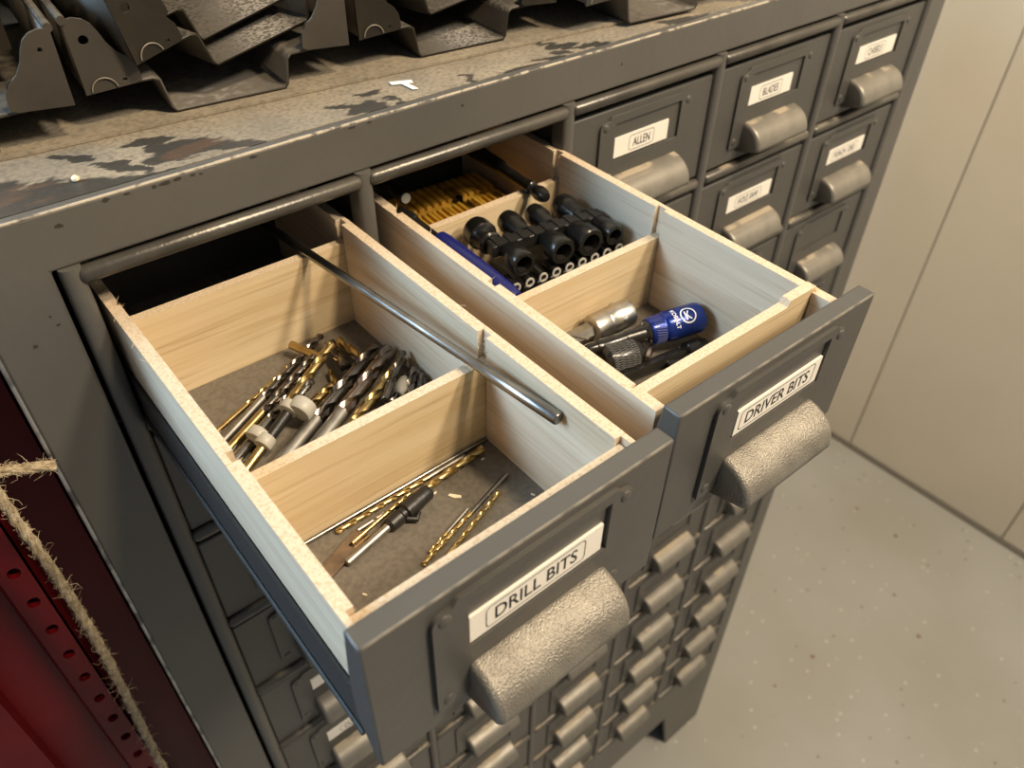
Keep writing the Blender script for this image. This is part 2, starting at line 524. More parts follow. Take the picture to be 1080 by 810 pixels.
def link(name, me, parent=None, loc=None, rot=None, bevel=0, seg=2, solid=0):
    o = bpy.data.objects.new(name, me)
    C.objects.link(o)
    if parent:
        o.parent = parent
        if loc is not None:
            o.location = Vector(loc) * S
    elif loc is not None:
        o.location = W(*loc)
    else:
        o.location = W(0, 0, 0)
    if rot:
        o.rotation_euler = rot
    if bevel:
        b = o.modifiers.new('bevel', 'BEVEL')
        b.width = bevel * S
        b.segments = seg
        b.limit_method = 'ANGLE'
        b.angle_limit = math.radians(40)
        b.harden_normals = False
    if solid:
        b = o.modifiers.new('solid', 'SOLIDIFY')
        b.thickness = abs(solid) * S
        b.offset = -1 if solid > 0 else 1
    return o

def tag(o, label, cat, group=None, kind=None):
    if label:
        o['label'] = label
    if cat:
        o['category'] = cat
    if group:
        o['group'] = group
    if kind:
        o['kind'] = kind
    return o

def thing(name, label, cat, loc, group=None, mw=None):
    o = bpy.data.objects.new(name, None)
    o.empty_display_size = 0.02
    C.objects.link(o)
    if mw is not None:
        o.matrix_world = mw
    else:
        o.location = W(*loc)
    return tag(o, label, cat, group)

def text_mesh(txt, height, width=None):
    """flat lettering in the xz plane (facing -y), centred; sizes in u, returned as verts/faces"""
    cu = bpy.data.curves.new('t', 'FONT')
    cu.body = txt
    cu.size = 1.0
    cu.align_x = 'CENTER'
    cu.resolution_u = 3
    cu.offset = 0.010
    o = bpy.data.objects.new('t', cu)
    C.objects.link(o)
    dg = bpy.context.evaluated_depsgraph_get()
    me = bpy.data.meshes.new_from_object(o.evaluated_get(dg))
    vs = [v.co.copy() for v in me.vertices]
    fs = [tuple(p.vertices) for p in me.polygons]
    bpy.data.objects.remove(o)
    bpy.data.curves.remove(cu)
    bpy.data.meshes.remove(me)
    x0, x1 = min(v.x for v in vs), max(v.x for v in vs)
    y0, y1 = min(v.y for v in vs), max(v.y for v in vs)
    k = height / (y1 - y0)
    kx = k if width is None else width / (x1 - x0)
    return [((v.x - (x0 + x1) / 2) * kx, 0.0, (v.y - (y0 + y1) / 2) * k) for v in vs], fs

def ring_rect(w, h, r, t, n=5):
    def loop(w, h, r):
        pts = []
        for cx, cz, a0 in ((w / 2 - r, h / 2 - r, 0), (-w / 2 + r, h / 2 - r, 90), (-w / 2 + r, -h / 2 + r, 180), (w / 2 - r, -h / 2 + r, 270)):
            for k in range(n + 1):
                a = math.radians(a0 + 90 * k / n)
                pts.append((cx + r * math.cos(a), 0.0, cz + r * math.sin(a)))
        return pts
    A, B = loop(w, h, r), loop(w - 2 * t, h - 2 * t, max(r - t, 0.001))
    m = len(A)
    return A + B, [(i, (i + 1) % m, (i + 1) % m + m, i + m) for i in range(m)]

# ------------------------------------------------------------------ the setting
H = 0.63357          # row pitch
NX, NR = 5, 12
XL, XR = -0.27, 5.23
DEPTH = 2.55
WALLX = 11.6

fl = MB().box(-14, WALLX + 0.4, -16, 3.2, FZ - 0.4, FZ).build('floor', 'epoxy_floor')
tag(fl, 'grey speckled epoxy floor', None, kind='structure')
wr = MB().box(WALLX + 0.05, WALLX + 0.4, -16, 3.2, FZ, 12).build('wall_right', 'joint_light')
tag(wr, 'warm white panelled wall', None, kind='structure')
PW = 2.93
pm = MB().box(0.03, 0.05, -PW / 2 + 0.012, PW / 2 - 0.012, 0, 21.4).mesh('panel', 'wall_paint')
yc = 1.63 + PW / 2
for k in range(6):
    link('panel', pm, wr, (WALLX - 0.0, yc - PW * k, FZ + 0.07), bevel=0.012)
bb = MB().box(WALLX - 0.02, WALLX + 0.1, -16, 3.2, FZ, FZ + 0.05).build('baseboard_right', 'joint_dark')
tag(bb, 'dark joint between panelled wall and floor', None, kind='structure')
wb = MB()
wx0, wx1, wz0, wz1 = -8.6, -2.6, 1.0, 5.4
wb.cells([-14, wx0, wx1, WALLX + 0.1], [FZ, wz0, wz1, 12], lambda i, j: not (i == 1 and j == 1), 2.8, 3.2)
wb = wb.build('wall_back', 'wall_white')
tag(wb, 'white wall behind the cabinet', None, kind='structure')
win = MB()
win.cells([wx0, wx0 + 0.3, (wx0 + wx1) / 2 - .1, (wx0 + wx1) / 2 + .1, wx1 - 0.3, wx1], [wz0, wz0 + 0.3, wz1 - 0.3, wz1],
          lambda i, j: not (i in (1, 3) and j == 1), 2.82, 3.0)
win = win.build('window_1', 'wall_white')
tag(win, 'white framed window letting in daylight', None, kind='structure')
for a, b in ((wx0 + .3, (wx0 + wx1) / 2 - .1), ((wx0 + wx1) / 2 + .1, wx1 - .3)):
    MB().box(a, b, 2.92, 2.94, wz0 + .3, wz1 - .3).build('pane', 'pane_sky', win, (0, 0, 0))

# ------------------------------------------------------------------ the drawer cabinet
cab = thing('drawer_cabinet', 'tall grey steel cabinet frame with twelve rows of small drawers', 'cabinet', (0, 0, FZ))
def cpart(mb, name, m, **kw):
    return mb.build(name, m, cab, (0, 0, -FZ), **kw)
ZB = -NR * H - 0.05      # bottom of the drawer field
cpart(MB().cells([XL, -0.048, 5.048, XR], [ZB, 0.034, TOPZ], lambda i, j: not (i == 1 and j == 0), 0.0, 0.045), 'front_frame', 'grey_enamel', bevel=0.010)
cpart(MB().tube([(XL - 0.004, 0.006, TOPZ - 0.03), (XL - 0.004, 0.006, FZ + 0.02)], 0.0075, 8), 'hem', 'worn_steel')
cpart(MB().box(XL, XL + 0.03, 0.047, DEPTH, FZ, TOPZ - 0.035), 'side_panel', 'grey_enamel')
cpart(MB().box(XR - 0.03, XR, 0.047, DEPTH, FZ, TOPZ - 0.035), 'side_panel', 'grey_enamel')
cpart(MB().box(XL + 0.03, XR - 0.03, DEPTH - 0.03, DEPTH, FZ, TOPZ - 0.035), 'back_panel', 'dark_steel')
cpart(MB().box(XL, XR, 0.046, DEPTH, TOPZ - 0.03, TOPZ - 0.002), 'top_panel', 'dusty_top')
# worn, dust-caught front edge of the top
em = MB()
x = XL
while x < XR:
    x2 = x + random.uniform(0.08, 0.25)
    r = random.uniform(0.0045, 0.0065)
    em.tube([(x, 0.004, TOPZ - 0.004), (min(x2, XR), 0.004, TOPZ - 0.004)], r, 6)
    x = x2
cpart(em, 'top_edge', 'worn_edge')
ch = MB()
for x, z, w, h in ((0.30, 0.196, 0.010, 0.006), (0.335, 0.197, 0.022, 0.007), (0.375, 0.199, 0.016, 0.006), (0.42, 0.198, 0.012, 0.006), (0.445, 0.194, 0.006, 0.004),
                   (0.16, 0.20, 0.012, 0.007), (0.02, 0.165, 0.013, 0.008), (0.22, 0.199, 0.010, 0.004), (0.62, 0.198, 0.014, 0.005), (0.98, 0.199, 0.02, 0.004), (1.05, 0.199, 0.012, 0.004),
                   (1.45, 0.16, 0.008, 0.005), (-0.09, -0.135, 0.008, 0.005), (-0.17, -0.18, 0.008, 0.008), (-0.10, -0.10, 0.005, 0.004), (2.30, 0.13, 0.006, 0.006)):
    n = 9
    ch.prism([(x + w * random.uniform(.6, 1.1) * math.cos(6.283 * k / n), z + h * random.uniform(.6, 1.1) * math.sin(6.283 * k / n)) for k in range(n)], 'y', -0.0012, 0.002)
o_ = cpart(ch, 'paint_chips', 'chip_dark')
o_['kind'] = 'stuff'
# base with feet
base = [(XL, ZB), (XL, FZ), (0.37, FZ), (0.62, -8.53), (4.35, -8.53), (4.58, FZ), (XR, FZ), (XR, ZB)]
cpart(MB().prism(base, 'y', 0.0, 0.045), 'base', 'grey_enamel', bevel=0.008)
cpart(MB().box(XL + 0.03, XR - 0.03, 0.05, DEPTH - 0.03, -8.5, -8.45), 'bottom_panel', 'dark_steel')
# posts, rails
def halfround(r, ry, n=9):
    return [(r * math.cos(math.pi * k / (n - 1)), -ry * math.sin(math.pi * k / (n - 1))) for k in range(n)]
post = MB()
poly = [(-0.032, 0.06)] + list(reversed([(a, b) for a, b in halfround(0.032, 0.022)])) + [(0.032, 0.06)]
post.prism(poly, 'z', ZB, 0.033)
pme = post.mesh('post', 'grey_enamel', 60)
for c in range(NX + 1):
    link('post', pme, cab, (c, 0, -FZ))
def railmesh(l, m='grey_rod'):
    mb = MB()
    pts = [(0.0, 0, 0), (0.008, 0, 0), (0.02, 0, 0), (l - 0.02, 0, 0), (l - 0.008, 0, 0), (l, 0, 0)]
    mb.tube(pts, [0.014, 0.023, 0.028, 0.028, 0.023, 0.014], 14)
    return mb.mesh('rail', m, 60)
r0, r1 = railmesh(0.976, 'grey_rod_clean'), railmesh(0.944)
for r in range(NR + 1):
    for c in range(NX):
        if r == 0:
            link('rail', r0, cab, (c + 0.012, -0.004, -FZ))
        else:
            link('rail', r1, cab, (c + 0.028, 0.0, -FZ - r * H))
for c in range(1, NX):
    cpart(MB().box(c - 0.008, c + 0.008, 0.07, DEPTH - 0.04, ZB, TOPZ - 0.04), 'partition', 'dark_steel')
for r in range(1, NR + 1):
    cpart(MB().box(XL + 0.04, XR - 0.04, 0.09, DEPTH - 0.04, -r * H - 0.012, -r * H), 'shelf', 'dark_steel')

# ------------------------------------------------------------------ drawers
DW, DH = 0.93, 0.535
def front_mesh():
    mb = MB()
    prof = [(0, 0), (0.062, 0), (0.092, -0.24), (0.092, -0.40), (0.02, -DH), (0, -DH)]
    mb.prism(prof, 'x', -DW / 2, DW / 2)
    return mb.mesh('front', 'grey_drawer')
FRONT = front_mesh()
def corner(cx, cz, r, a0, a1, n=5):
    return [(cx + r * math.cos(math.radians(a0 + (a1 - a0) * k / n)), cz + r * math.sin(math.radians(a0 + (a1 - a0) * k / n))) for k in range(n + 1)]
def holder_mesh():
    ro = 0.030
    out = corner(-0.302 + 0.012, -0.455 + 0.012, 0.012, 270, 180) + corner(-0.302 + ro, -0.052 - ro, ro, 180, 100)
    out += [(-0.252, -0.050), (-0.243, -0.044), (-0.236, -0.034), (-0.226, -0.029)]
    out += [(0.250, -0.029), (0.260, -0.034), (0.267, -0.044), (0.276, -0.050)] + corner(0.315 - ro, -0.052 - ro, ro, 80, 0) + corner(0.315 - 0.012, -0.455 + 0.012, 0.012, 0, -90)
    win = [(-0.205, -0.248), (-0.205, -0.068), (0.238, -0.068), (0.238, -0.248)]
    bm = bmesh.new()
    edges = []
    for lp in (out, win):
        vs = [bm.verts.new((p[0] * S, 0.0, p[1] * S)) for p in lp]
        edges += [bm.edges.new((vs[i], vs[(i + 1) % len(vs)])) for i in range(len(vs))]
    r = bmesh.ops.triangle_fill(bm, use_beauty=True, use_dissolve=False, edges=edges)
    fs = list(bm.faces)
    e = bmesh.ops.extrude_face_region(bm, geom=fs)
    for v in [g for g in e['geom'] if isinstance(g, bmesh.types.BMVert)]:
        v.co.y = -0.013 * S
    bmesh.ops.recalc_face_normals(bm, faces=bm.faces)
    me = bpy.data.meshes.new('card_holder')
    bm.to_mesh(me)
    bm.free()
    me.materials.append(MATS['grey_drawer'])
    me.shade_smooth()
    me.set_sharp_from_angle(angle=math.radians(35))
    return me
HOLDER = holder_mesh()
RIV = MB().lathe([(0, 0.019), (0.003, 0.0175), (0.0055, 0.012), (0.007, 0.005), (0.0072, 0.001)], (0, 0, 0), (0, -1, 0), 14).mesh('rivet', 'grey_drawer', 60)
RIVP = [(-0.268, -0.075), (-0.268, -0.415), (0.285, -0.075), (0.285, -0.405)]
def handle_mesh(m):
    mb = MB()
    prof = [(0.0, -0.322), (-0.022, -0.324), (-0.048, -0.330), (-0.073, -0.341), (-0.096, -0.357), (-0.114, -0.379), (-0.126, -0.404), (-0.132, -0.430), (-0.133, -0.452)]
    x0, x1 = -0.208, 0.245
    n = len(prof)
    v = [(x0, *p) for p in prof] + [(x1, *p) for p in prof] + [(x0, 0.0, -0.492), (x1, 0.0, -0.492)]
    f = [(i, i + 1, i + 1 + n, i + n) for i in range(n - 1)]
    f.append(tuple(range(n)) + (2 * n,))
    f.append(tuple(range(n, 2 * n)) + (2 * n + 1,))
    mb.add(v, f)
    return mb.mesh('handle', m, 40)
HANDLE = handle_mesh('hammered_grey')
HANDLE2 = handle_mesh('hammered_clean')

def add_front(root, open_=False, rivets=True):
    link('front', FRONT, root, (0, 0, 0), bevel=0.007, seg=2)
    h = link('card_holder', HOLDER, root, (0, 0, 0), bevel=0.003, seg=1)
    if rivets:
        for x, z in RIVP:
            link('rivet', RIV, h, (x, -0.012, z))
    hd = link('handle', HANDLE2 if open_ else HANDLE, root, (0, -0.001, 0))
    b = hd.modifiers.new('bevel', 'BEVEL')
    b.width = 0.018 * S
    b.segments = 3
    b.limit_method = 'ANGLE'
    b.angle_limit = math.radians(40)
    b = hd.modifiers.new('solid', 'SOLIDIFY')
    b.thickness = 0.011 * S
    b.offset = -1
    return root

def add_label(root, txt, x0, x1, z0, z1, th, tw, cx, cz, border=True, bold=0):
    lb = MB().box(x0, x1, -0.008, 0.0, z0, z1).build('name_label', 'tape_white', root, (0, 0, 0))
    tag(lb, 'white tape label reading ' + txt, None)
    mb = MB()
    v, f = text_mesh(txt, th, tw)
    mb.add([(a + cx, -0.0086, c + cz) for a, _, c in v], f)
    if border:
        v, f = ring_rect(tw + 0.055, th + 0.032, 0.016, 0.0028)
        mb.add([(a + cx, -0.0086, c + cz) for a, _, c in v], f)
    mb.build('lettering', 'print_black', lb, (0, 0, 0), smooth=0)

ORD = ['top', 'second', 'third', 'fourth', 'fifth', 'sixth', 'seventh', 'eighth', 'ninth', 'tenth', 'eleventh', 'twelfth']
COLN = ['the DRILL BITS column', 'the DRIVER BITS column', 'the ALLEN column', 'the BLADES column', 'the CHISELS column']
TXT = {(2, 0): ('ALLEN', 0.115), (3, 0): ('BLADES', 0.135), (4, 0): ('CHISELS', 0.15), (3, 1): ('HOLE SAW', 0.185), (4, 1): ('PUNCH / DIES', 0.23),
       (0, 3): ('LATHE', 0.12), (0, 4): ('LUGS', 0.10), (0, 5): ('CLAMPS', 0.14)}
for r in range(NR):
    for c in range(NX):
        if r == 0 and c < 2:
            continue
        loc = (c + 0.5, random.uniform(0.0, 0.006), -r * H - 0.062)
        t = TXT.get((c, r))
        if t:
            if r >= 2:
                lab = 'closed grey drawer with white label, %s row of %s' % (ORD[r], COLN[c])
            else:
                lab = 'closed grey steel drawer with white label reading ' + t[0]
        else:
            lab = 'closed grey drawer with cup handle, %s row of %s' % (ORD[r], COLN[c])
        d = thing('drawer', lab, 'drawer', loc, 'closed drawers of the steel cabinet')
        add_front(d, False, r < 6)
        MB().box(-0.44, 0.44, 0.093, 2.2, -0.515, -0.50).box(-0.446, -0.44, 0.093, 2.2, -0.515, -0.35).box(0.44, 0.446, 0.093, 2.2, -0.515, -0.35).build('tray', 'dark_steel', d, (0, 0, 0)) if r == 0 else None
        if t:
            off = 0.02 if r == 0 else 0.0
            add_label(d, t[0], -0.20, 0.165 + (0.04 if t[1] > 0.14 else 0), -0.238, -0.142, 0.042, t[1], -0.018 + (0.01 if t[1] > 0.14 else 0), -0.19)

def pose(p, w):
    v = Vector(w)
    R = Matrix.Rotation(v.length, 4, v.normalized())
    return Matrix.Translation(W(*p)) @ R
M1 = pose((0.50191, -1.52769, -0.09774), (0.010152, 0.00368, 0.003169))
M2 = pose((1.52115, -1.47454, -0.11893), (0.015343, -0.003147, -0.010781))
D1 = thing('drawer', 'open grey drawer labelled DRILL BITS with wooden dividers', 'drawer', None, mw=M1)
D2 = thing('drawer', 'open grey drawer labelled DRIVER BITS with wooden dividers', 'drawer', None, mw=M2)
FLZ = -0.505
for D, txt, tw, lx0, lx1, tcx in ((D1, 'DRILL BITS', 0.262, -0.2, 0.222, 0.005), (D2, 'DRIVER BITS', 0.315, -0.186, 0.232, 0.018)):
    add_front(D, True)
    add_label(D, txt, lx0, lx1, -0.242, -0.140, 0.050, tw, tcx, -0.190)
    MB().box(-0.442, 0.442, 0.095, 2.2, FLZ - 0.012, FLZ).build('tray_floor', 'tray_floor', D, (0, 0, 0))
    for s in (-1, 1):
        xo, xi = s * 0.452, s * 0.443
        mb = MB().box(min(xo, xi), max(xo, xi), 0.095, 2.2, FLZ - 0.02, -0.345)
        mb.tube([(s * 0.456, 0.095, FLZ - 0.018), (s * 0.456, 2.2, FLZ - 0.018)], 0.008, 8)
        mb.build('tray_side', 'dark_steel', D, (0, 0, 0))
    MB().tube([(-0.457, 0.0035, -0.0035), (0.457, 0.0035, -0.0035)], 0.0042, 6).build('worn_lip_highlight', 'worn_lip_highlight', D, (0, 0, 0))  # worn top edge with its bright highlight painted in as a pale strip
    MB().box(-0.442, 0.442, 2.19, 2.2, FLZ, -0.2).build('tray_back', 'grey_drawer', D, (0, 0, 0))

WT = 0.038           # plywood thickness
WZ = -0.0695         # top of the wooden sides
def plank_side(D, s, segs, y0, y1, grooves):
    """a plywood side standing in the tray, its inner face cut by the divider grooves"""
    mb = MB()
    xo, xi = s * 0.4387, s * (0.4387 - WT)
    xg = s * (0.4387 - WT * 0.45)
    ys = [y0]
    for g in sorted(grooves):
        ys += [g - 0.021, g + 0.021]
    ys.append(y1)
    for k in range(len(ys) - 1):
        inner = xg if k % 2 else xi
        mb.box(min(xo, inner), max(xo, inner), ys[k], ys[k + 1], FLZ, WZ + random.uniform(-.001, .001), 0, 1)
    # torn splinters along the top edge
    for k in range(12):
        y = random.uniform(y0 + 0.05, y1 - 0.3)
        x = random.choice((xo, xi))
        d = Vector((random.uniform(-.02, .02), random.uniform(-.03, .03), random.uniform(-0.004, .012)))
        mb.tube([(x, y, WZ - 0.002), Vector((x, y, WZ - 0.002)) + d], [0.0012, 0.0003], 4, mi=1)
    for g in grooves:
        for k in range(7):
            z = random.uniform(-0.13, WZ)
            yy = g + random.choice((-1, 1)) * 0.021
            mb.tube([(xi, yy, z), (xi - s * random.uniform(0.004, 0.015), yy + random.uniform(-.02, .02), z + random.uniform(-.01, .02))], [0.0011, 0.0003], 4, mi=1)
    return mb.build('wood_side', ['wood_lengthwise', 'wood_edge'], D, (0, 0, 0), smooth=0)

def divider(D, y, ztop, t=0.036, step=None):
    mb = MB()
    hw = 0.4387 - WT * 0.5
    if step:
        pts = [(-hw, FLZ), (-hw, ztop), (step, ztop), (step + 0.012, ztop + 0.022), (hw, ztop + 0.022), (hw, FLZ)]
        mb.prism(pts, 'y', y - t / 2, y + t / 2)
        mb.m = [1 if (k in (3, 4, 5)) else 0 for k in range(len(mb.f))]
    else:
        mb.box(-hw, hw, y - t / 2, y + t / 2, FLZ, ztop, 0, 1)
    return mb.build('wood_divider', ['wood_crosswise', 'wood_edge'], D, (0, 0, 0), smooth=0)

for s in (-1, 1):
    plank_side(D1, s, None, 0.094, 2.17, (0.118, 0.711, 1.565))
    plank_side(D2, s, None, 0.10, 2.17, (0.195, 0.872, 1.47))
divider(D1, 1.565, -0.150)
divider(D1, 0.711, -0.172)
divider(D1, 0.118, -0.095)
divider(D2, 1.47, -0.195)
divider(D2, 0.872, -0.188)
divider(D2, 0.195, -0.075, step=0.27)

# ------------------------------------------------------------------ drill bits and other small tools
def L(M, p):
    return M @ (Vector(p) * S)

def placed(name, label, cat, M, p0, p1, group=None, roll=0.0):
    """an Empty at p0 (drawer coordinates) whose +X axis points to p1; returns it and the length in u"""
    a, b = Vector(p0), Vector(p1)
    d = (b - a)
    l = d.length
    d.normalize()
    up = Vector((0, 0, 1))
    y = up.cross(d).normalized()
    z = d.cross(y)
    R = Matrix((d, y, z)).transposed().to_4x4() @ Matrix.Rotation(roll, 4, 'X')
    o = thing(name, label, cat, None, group, mw=M @ Matrix.Translation(a * S) @ R)
    return o, l

def flute_sec(a):
    c = abs(math.cos(a))
    return 0.46 + 0.54 * min(1.0, c * 1.35) ** 1.4

def flutes(o, x0, x1, R, m, pitch=6.5, n=16, name='flutes'):
    steps = max(16, int((x1 - x0) / R * 3.2))
    pts, rad, tw = [], [], []
    for k in range(steps + 1):
        x = x0 + (x1 - x0) * k / steps
        pts.append((x, 0, 0))
        e = (x1 - x) / R
        rad.append(R if e > 0.6 else R * max(0.05, e / 0.6))
        tw.append(2 * math.pi * (x - x0) / (1.75 * pitch * R))
    return MB().tube(pts, rad, n, sec=flute_sec, twist=tw).build(name, m, o, (0, 0, 0), smooth=50)

def shank(o, x0, x1, R, m, name='shank', n=14):
    ch = min(0.25 * R, 0.3 * (x1 - x0))
    return MB().lathe([(x0, R * 0.8), (x0 + ch, R), (x1, R)], (0, 0, 0), (1, 0, 0), n).build(name, m, o, (0, 0, 0))

def drill(label, M, p0, p1, R, frac, ms, mf, group, pitch=6.5, roll=0.0, rs=None):
    o, l = placed('drill_bit', label, 'drill bit', M, p0, p1, group, roll)
    xs = l * frac
    if frac > 0.02:
        shank(o, 0, xs, rs or R * 0.95, ms)
    flutes(o, xs - 0.004 if frac > 0.02 else 0, l, R, mf, pitch)
    return o, l

def ext(p0, p1, e0=0.0, e1=0.0):
    a, b = Vector(p0), Vector(p1)
    d = (b - a).normalized()
    return a - d * e0, b + d * e1

G1 = 'drill bits piled in the middle compartment of the DRILL BITS drawer'
z0 = FLZ
TG, SD, SB, SP = 'titanium_gold', 'steel_dark', 'steel_bright', 'steel_pink'
drill('thin gold drill bit, bottom of the pile beside the rear divider', M1, (-0.340, 1.262, z0 + .0105), (0.062, 1.433, z0 + .0105), 0.0102, 0.45, TG, TG, G1, 8)
drill('long grey twist bit with bright shank beside a thin gold bit', M1, (-0.345, 1.195, z0 + .016), (0.225, 1.482, z0 + .05), 0.0150, 0.42, SB, SD, G1, 7)
drill('bronze shanked dark twist bit lying under white nylon collars', M1, (-0.345, 1.150, z0 + .016), (0.131, 1.364, z0 + .07), 0.0155, 0.42, TG, SD, G1, 6)
drill('dark grey shanked bit beside a bronze shanked bit', M1, (-0.350, 1.085, z0 + .019), (0.105, 1.342, z0 + .035), 0.0185, 0.46, 'steel_grey', SD, G1, 6)
# bit with stop collars
o, l = placed('drill_bit', 'gold shanked bit carrying white nylon stop collars', 'drill bit', M1, (-0.345, 1.02, z0 + .017), (0.045, 1.215, z0 + .105), G1)
shank(o, 0, 0.17, 0.0165, TG)
MB().lathe([(0.16, 0.0185), (0.335, 0.0185)], (0, 0, 0), (1, 0, 0), 16).build('threaded_body', 'black_plastic', o, (0, 0, 0))
flutes(o, 0.33, l, 0.015, SD, 6)
for a, b, r, dy in ((0.135, 0.180, 0.032, 0), (0.150, 0.192, 0.038, 0.038), (0.285, 0.325, 0.036, 0), (0.292, 0.347, 0.044, -0.040)):
    MB().lathe([(a, r * 0.55), (a + 0.003, r * 0.9), (a + 0.01, r), (b - 0.01, r), (b - 0.003, r * 0.9), (b, r * 0.55)], (0, dy, 0.006), (1, 0, 0), 20).build('stop_collar', 'nylon', o, (0, 0, 0))
drill('gold twist bit lying across the dark bits', M1, (-0.060, 1.215, z0 + .045), (0.206, 1.355, z0 + .10), 0.0185, 0.0, TG, TG, G1, 6)
drill('short gold bit end between gold and grey twist bits', M1, (0.0, 1.185, z0 + .018), (0.125, 1.235, z0 + .018), 0.0175, 0.0, TG, TG, G1, 5)
drill('short gold bit lying under the crossing gold twist bit', M1, (0.13, 1.21, z0 + .018), (0.155, 1.31, z0 + .018), 0.014, 0.0, TG, TG, G1, 5)
drill('thick grey twist bit with plain shank, longest of the pile', M1, (-0.225, 0.985, z0 + .028), (0.350, 1.295, z0 + .050), 0.0275, 0.36, SB, SD, G1, 6.5)
drill('thick pinkish grey twist bit beside the longest grey bit', M1, (-0.125, 0.965, z0 + .028), (0.385, 1.240, z0 + .060), 0.0280, 0.38, SB, SP, G1, 6.5)
drill('thick gold twist bit beside the pinkish grey bit', M1, (0.0, 0.97, z0 + .022), (0.385, 1.158, z0 + .065), 0.0215, 0.2, TG, TG, G1, 6)
o, l = drill('dark bit with white tape wrapped around it', M1, (0.13, 0.93, z0 + .026), (0.350, 1.075, z0 + .050), 0.0215, 0.45, SD, SD, G1, 6)
MB().lathe([(0.155, 0.026), (0.16, 0.029), (0.232, 0.028), (0.238, 0.025)], (0, 0, 0), (1, 0, 0), 14).build('tape_wrap', 'nylon', o, (0, 0, 0))
for k, (a, b, rr, nm) in enumerate((((0.20, 0.89, z0 + .022), (0.376, 1.085, z0 + .07), 0.021, 'dark pointed bit tip by the taped bit'),
                                    ((0.25, 0.86, z0 + .022), (0.385, 1.045, z0 + .062), 0.020, 'dark pointed bit nearest the plywood side'),
                                    ((0.20, 1.0, z0 + .07), (0.378, 1.150, z0 + .105), 0.016, 'dark slim bit tip above the thick gold bit'))):
    drill(nm, M1, a, b, rr, 0.3, SD, SD, G1, 6)
drill('gold bit pointing at the rear divider', M1, (0.268, 1.27, z0 + .050), (0.262, 1.440, z0 + .030), 0.0180, 0.0, TG, TG, G1, 6)
drill('short dark bit pointing at the rear divider', M1, (0.185, 1.24, z0 + .065), (0.225, 1.43, z0 + .045), 0.0215, 0.0, SD, SD, G1, 5)
o, l = placed('tube_spacer', 'short brass coloured tube lying across bits', 'tube', M1, (0.145, 1.36, z0 + .055), (0.100, 1.490, z0 + .055))
MB().lathe([(0, 0.010), (0, 0.0165), (l, 0.0165), (l, 0.010)], (0, 0, 0), (1, 0, 0), 18, caps=False).build('tube', TG, o, (0, 0, 0))
MB().lathe([(0, 0.0099), (l, 0.0099)], (0, 0, 0), (1, 0, 0), 18, caps=False).build('bore', 'dark_steel', o, (0, 0, 0))

# long extension bit lying over the dividers
o, l = placed('extension_bit', 'long grey steel rod bit lying across the wooden dividers', 'drill bit', M1, (0.190, 2.10, -0.130), (0.383, 0.335, -0.134))
MB().lathe([(0, 0.0165), (1.20, 0.0165), (1.47, 0.0165), (1.478, 0.0205), (l - 0.006, 0.0215), (l, 0.018)], (0, 0, 0), (1, 0, 0), 20).build('rod', 'steel_grey', o, (0, 0, 0))

# rear compartment of the DRILL BITS drawer: bits glinting in the dark
G0 = 'drill bits in the dark rear compartment'
for k in range(6):
    x = -0.3 + 0.095 * k
    drill('%s drill bit from the outer plywood side, leaning in the dark rear compartment' % ['first', 'second', 'third', 'fourth', 'fifth', 'sixth'][k], M1,
          (x, 2.08 - 0.02 * (k % 2), z0 + .02), (x + 0.05 * (k % 3 - 1), 1.60, z0 + .20 + 0.03 * (k % 2)), 0.017 + 0.003 * (k % 3), 0.4, SB, SB if k % 2 else SD, G0)

# front compartment
G2 = 'drill bits in the front compartment of the DRILL BITS drawer'
drill('thin gold bit lying along the middle divider', M1, (0.288, 0.664, z0 + .0098), (-0.205, 0.655, z0 + .0098), 0.0095, 0.30, SB, TG, G2, 6)
o, l = placed('steel_pin', 'long thin steel pin along the middle divider', 'pin', M1, (-0.345, 0.678, z0 + .0082), (0.388, 0.682, z0 + .0082))
shank(o, 0, l, 0.0075, 'steel_grey', 'pin')
drill('thin silver twist bit beside the long steel pin', M1, (-0.150, 0.622, z0 + .008), (0.130, 0.634, z0 + .012), 0.0078, 0.2, SB, SB, G2, 6)
drill('thin gold shanked bit running into black countersink', M1, (-0.190, 0.585, z0 + .018), (0.05, 0.630, z0 + .028), 0.0065, 0.6, TG, TG, G2, 6)
drill('gold twist bit pointing past the black countersink', M1, (0.052, 0.619, z0 + .016), (0.360, 0.648, z0 + .016), 0.0140, 0.0, TG, TG, G2, 6)
o, l = placed('countersink', 'black countersink body with bright round shank', 'countersink', M1, (-0.238, 0.535, z0 + .014), (0.100, 0.600, z0 + .030))
shank(o, 0, 0.19, 0.0128, SB)
MB().lathe([(0.165, 0.015), (0.175, 0.024), (0.215, 0.026), (0.222, 0.020), (0.235, 0.020), (0.24, 0.029), (0.29, 0.029), (0.315, 0.026), (0.335, 0.027), (0.344, 0.022)], (0, 0, 0), (1, 0, 0), 18).build('body', 'black_plastic', o, (0, 0, 0))
MB().tube([(0.225, -0.02, -0.004), (0.245, -0.042, -0.01), (0.27, -0.03, -0.008)], [0.008, 0.010, 0.006], 8).build('set_screw', 'black_plastic', o, (0, 0, 0))
o, l = placed('flat_blade', 'flat brown steel blade with a slot near its end', 'blade', M1, (-0.335, 0.536, z0 + .006), (-0.140, 0.606, z0 + .006))
MB().cells([0, l * 0.70, l * 0.93, l], [-0.026, -0.006, 0.006, 0.026], lambda i, j: not (i == 1 and j == 1), -0.004, 0.004).build('plate', 'steel_pink', o, (0, 0, 0), rot=(math.radians(90), 0, 0))
drill('gold bit with grey shank by the front board', M1, (0.349, 0.515, z0 + .0085), (-0.071, 0.395, z0 + .0085), 0.0082, 0.45, 'steel_grey', TG, G2, 7)
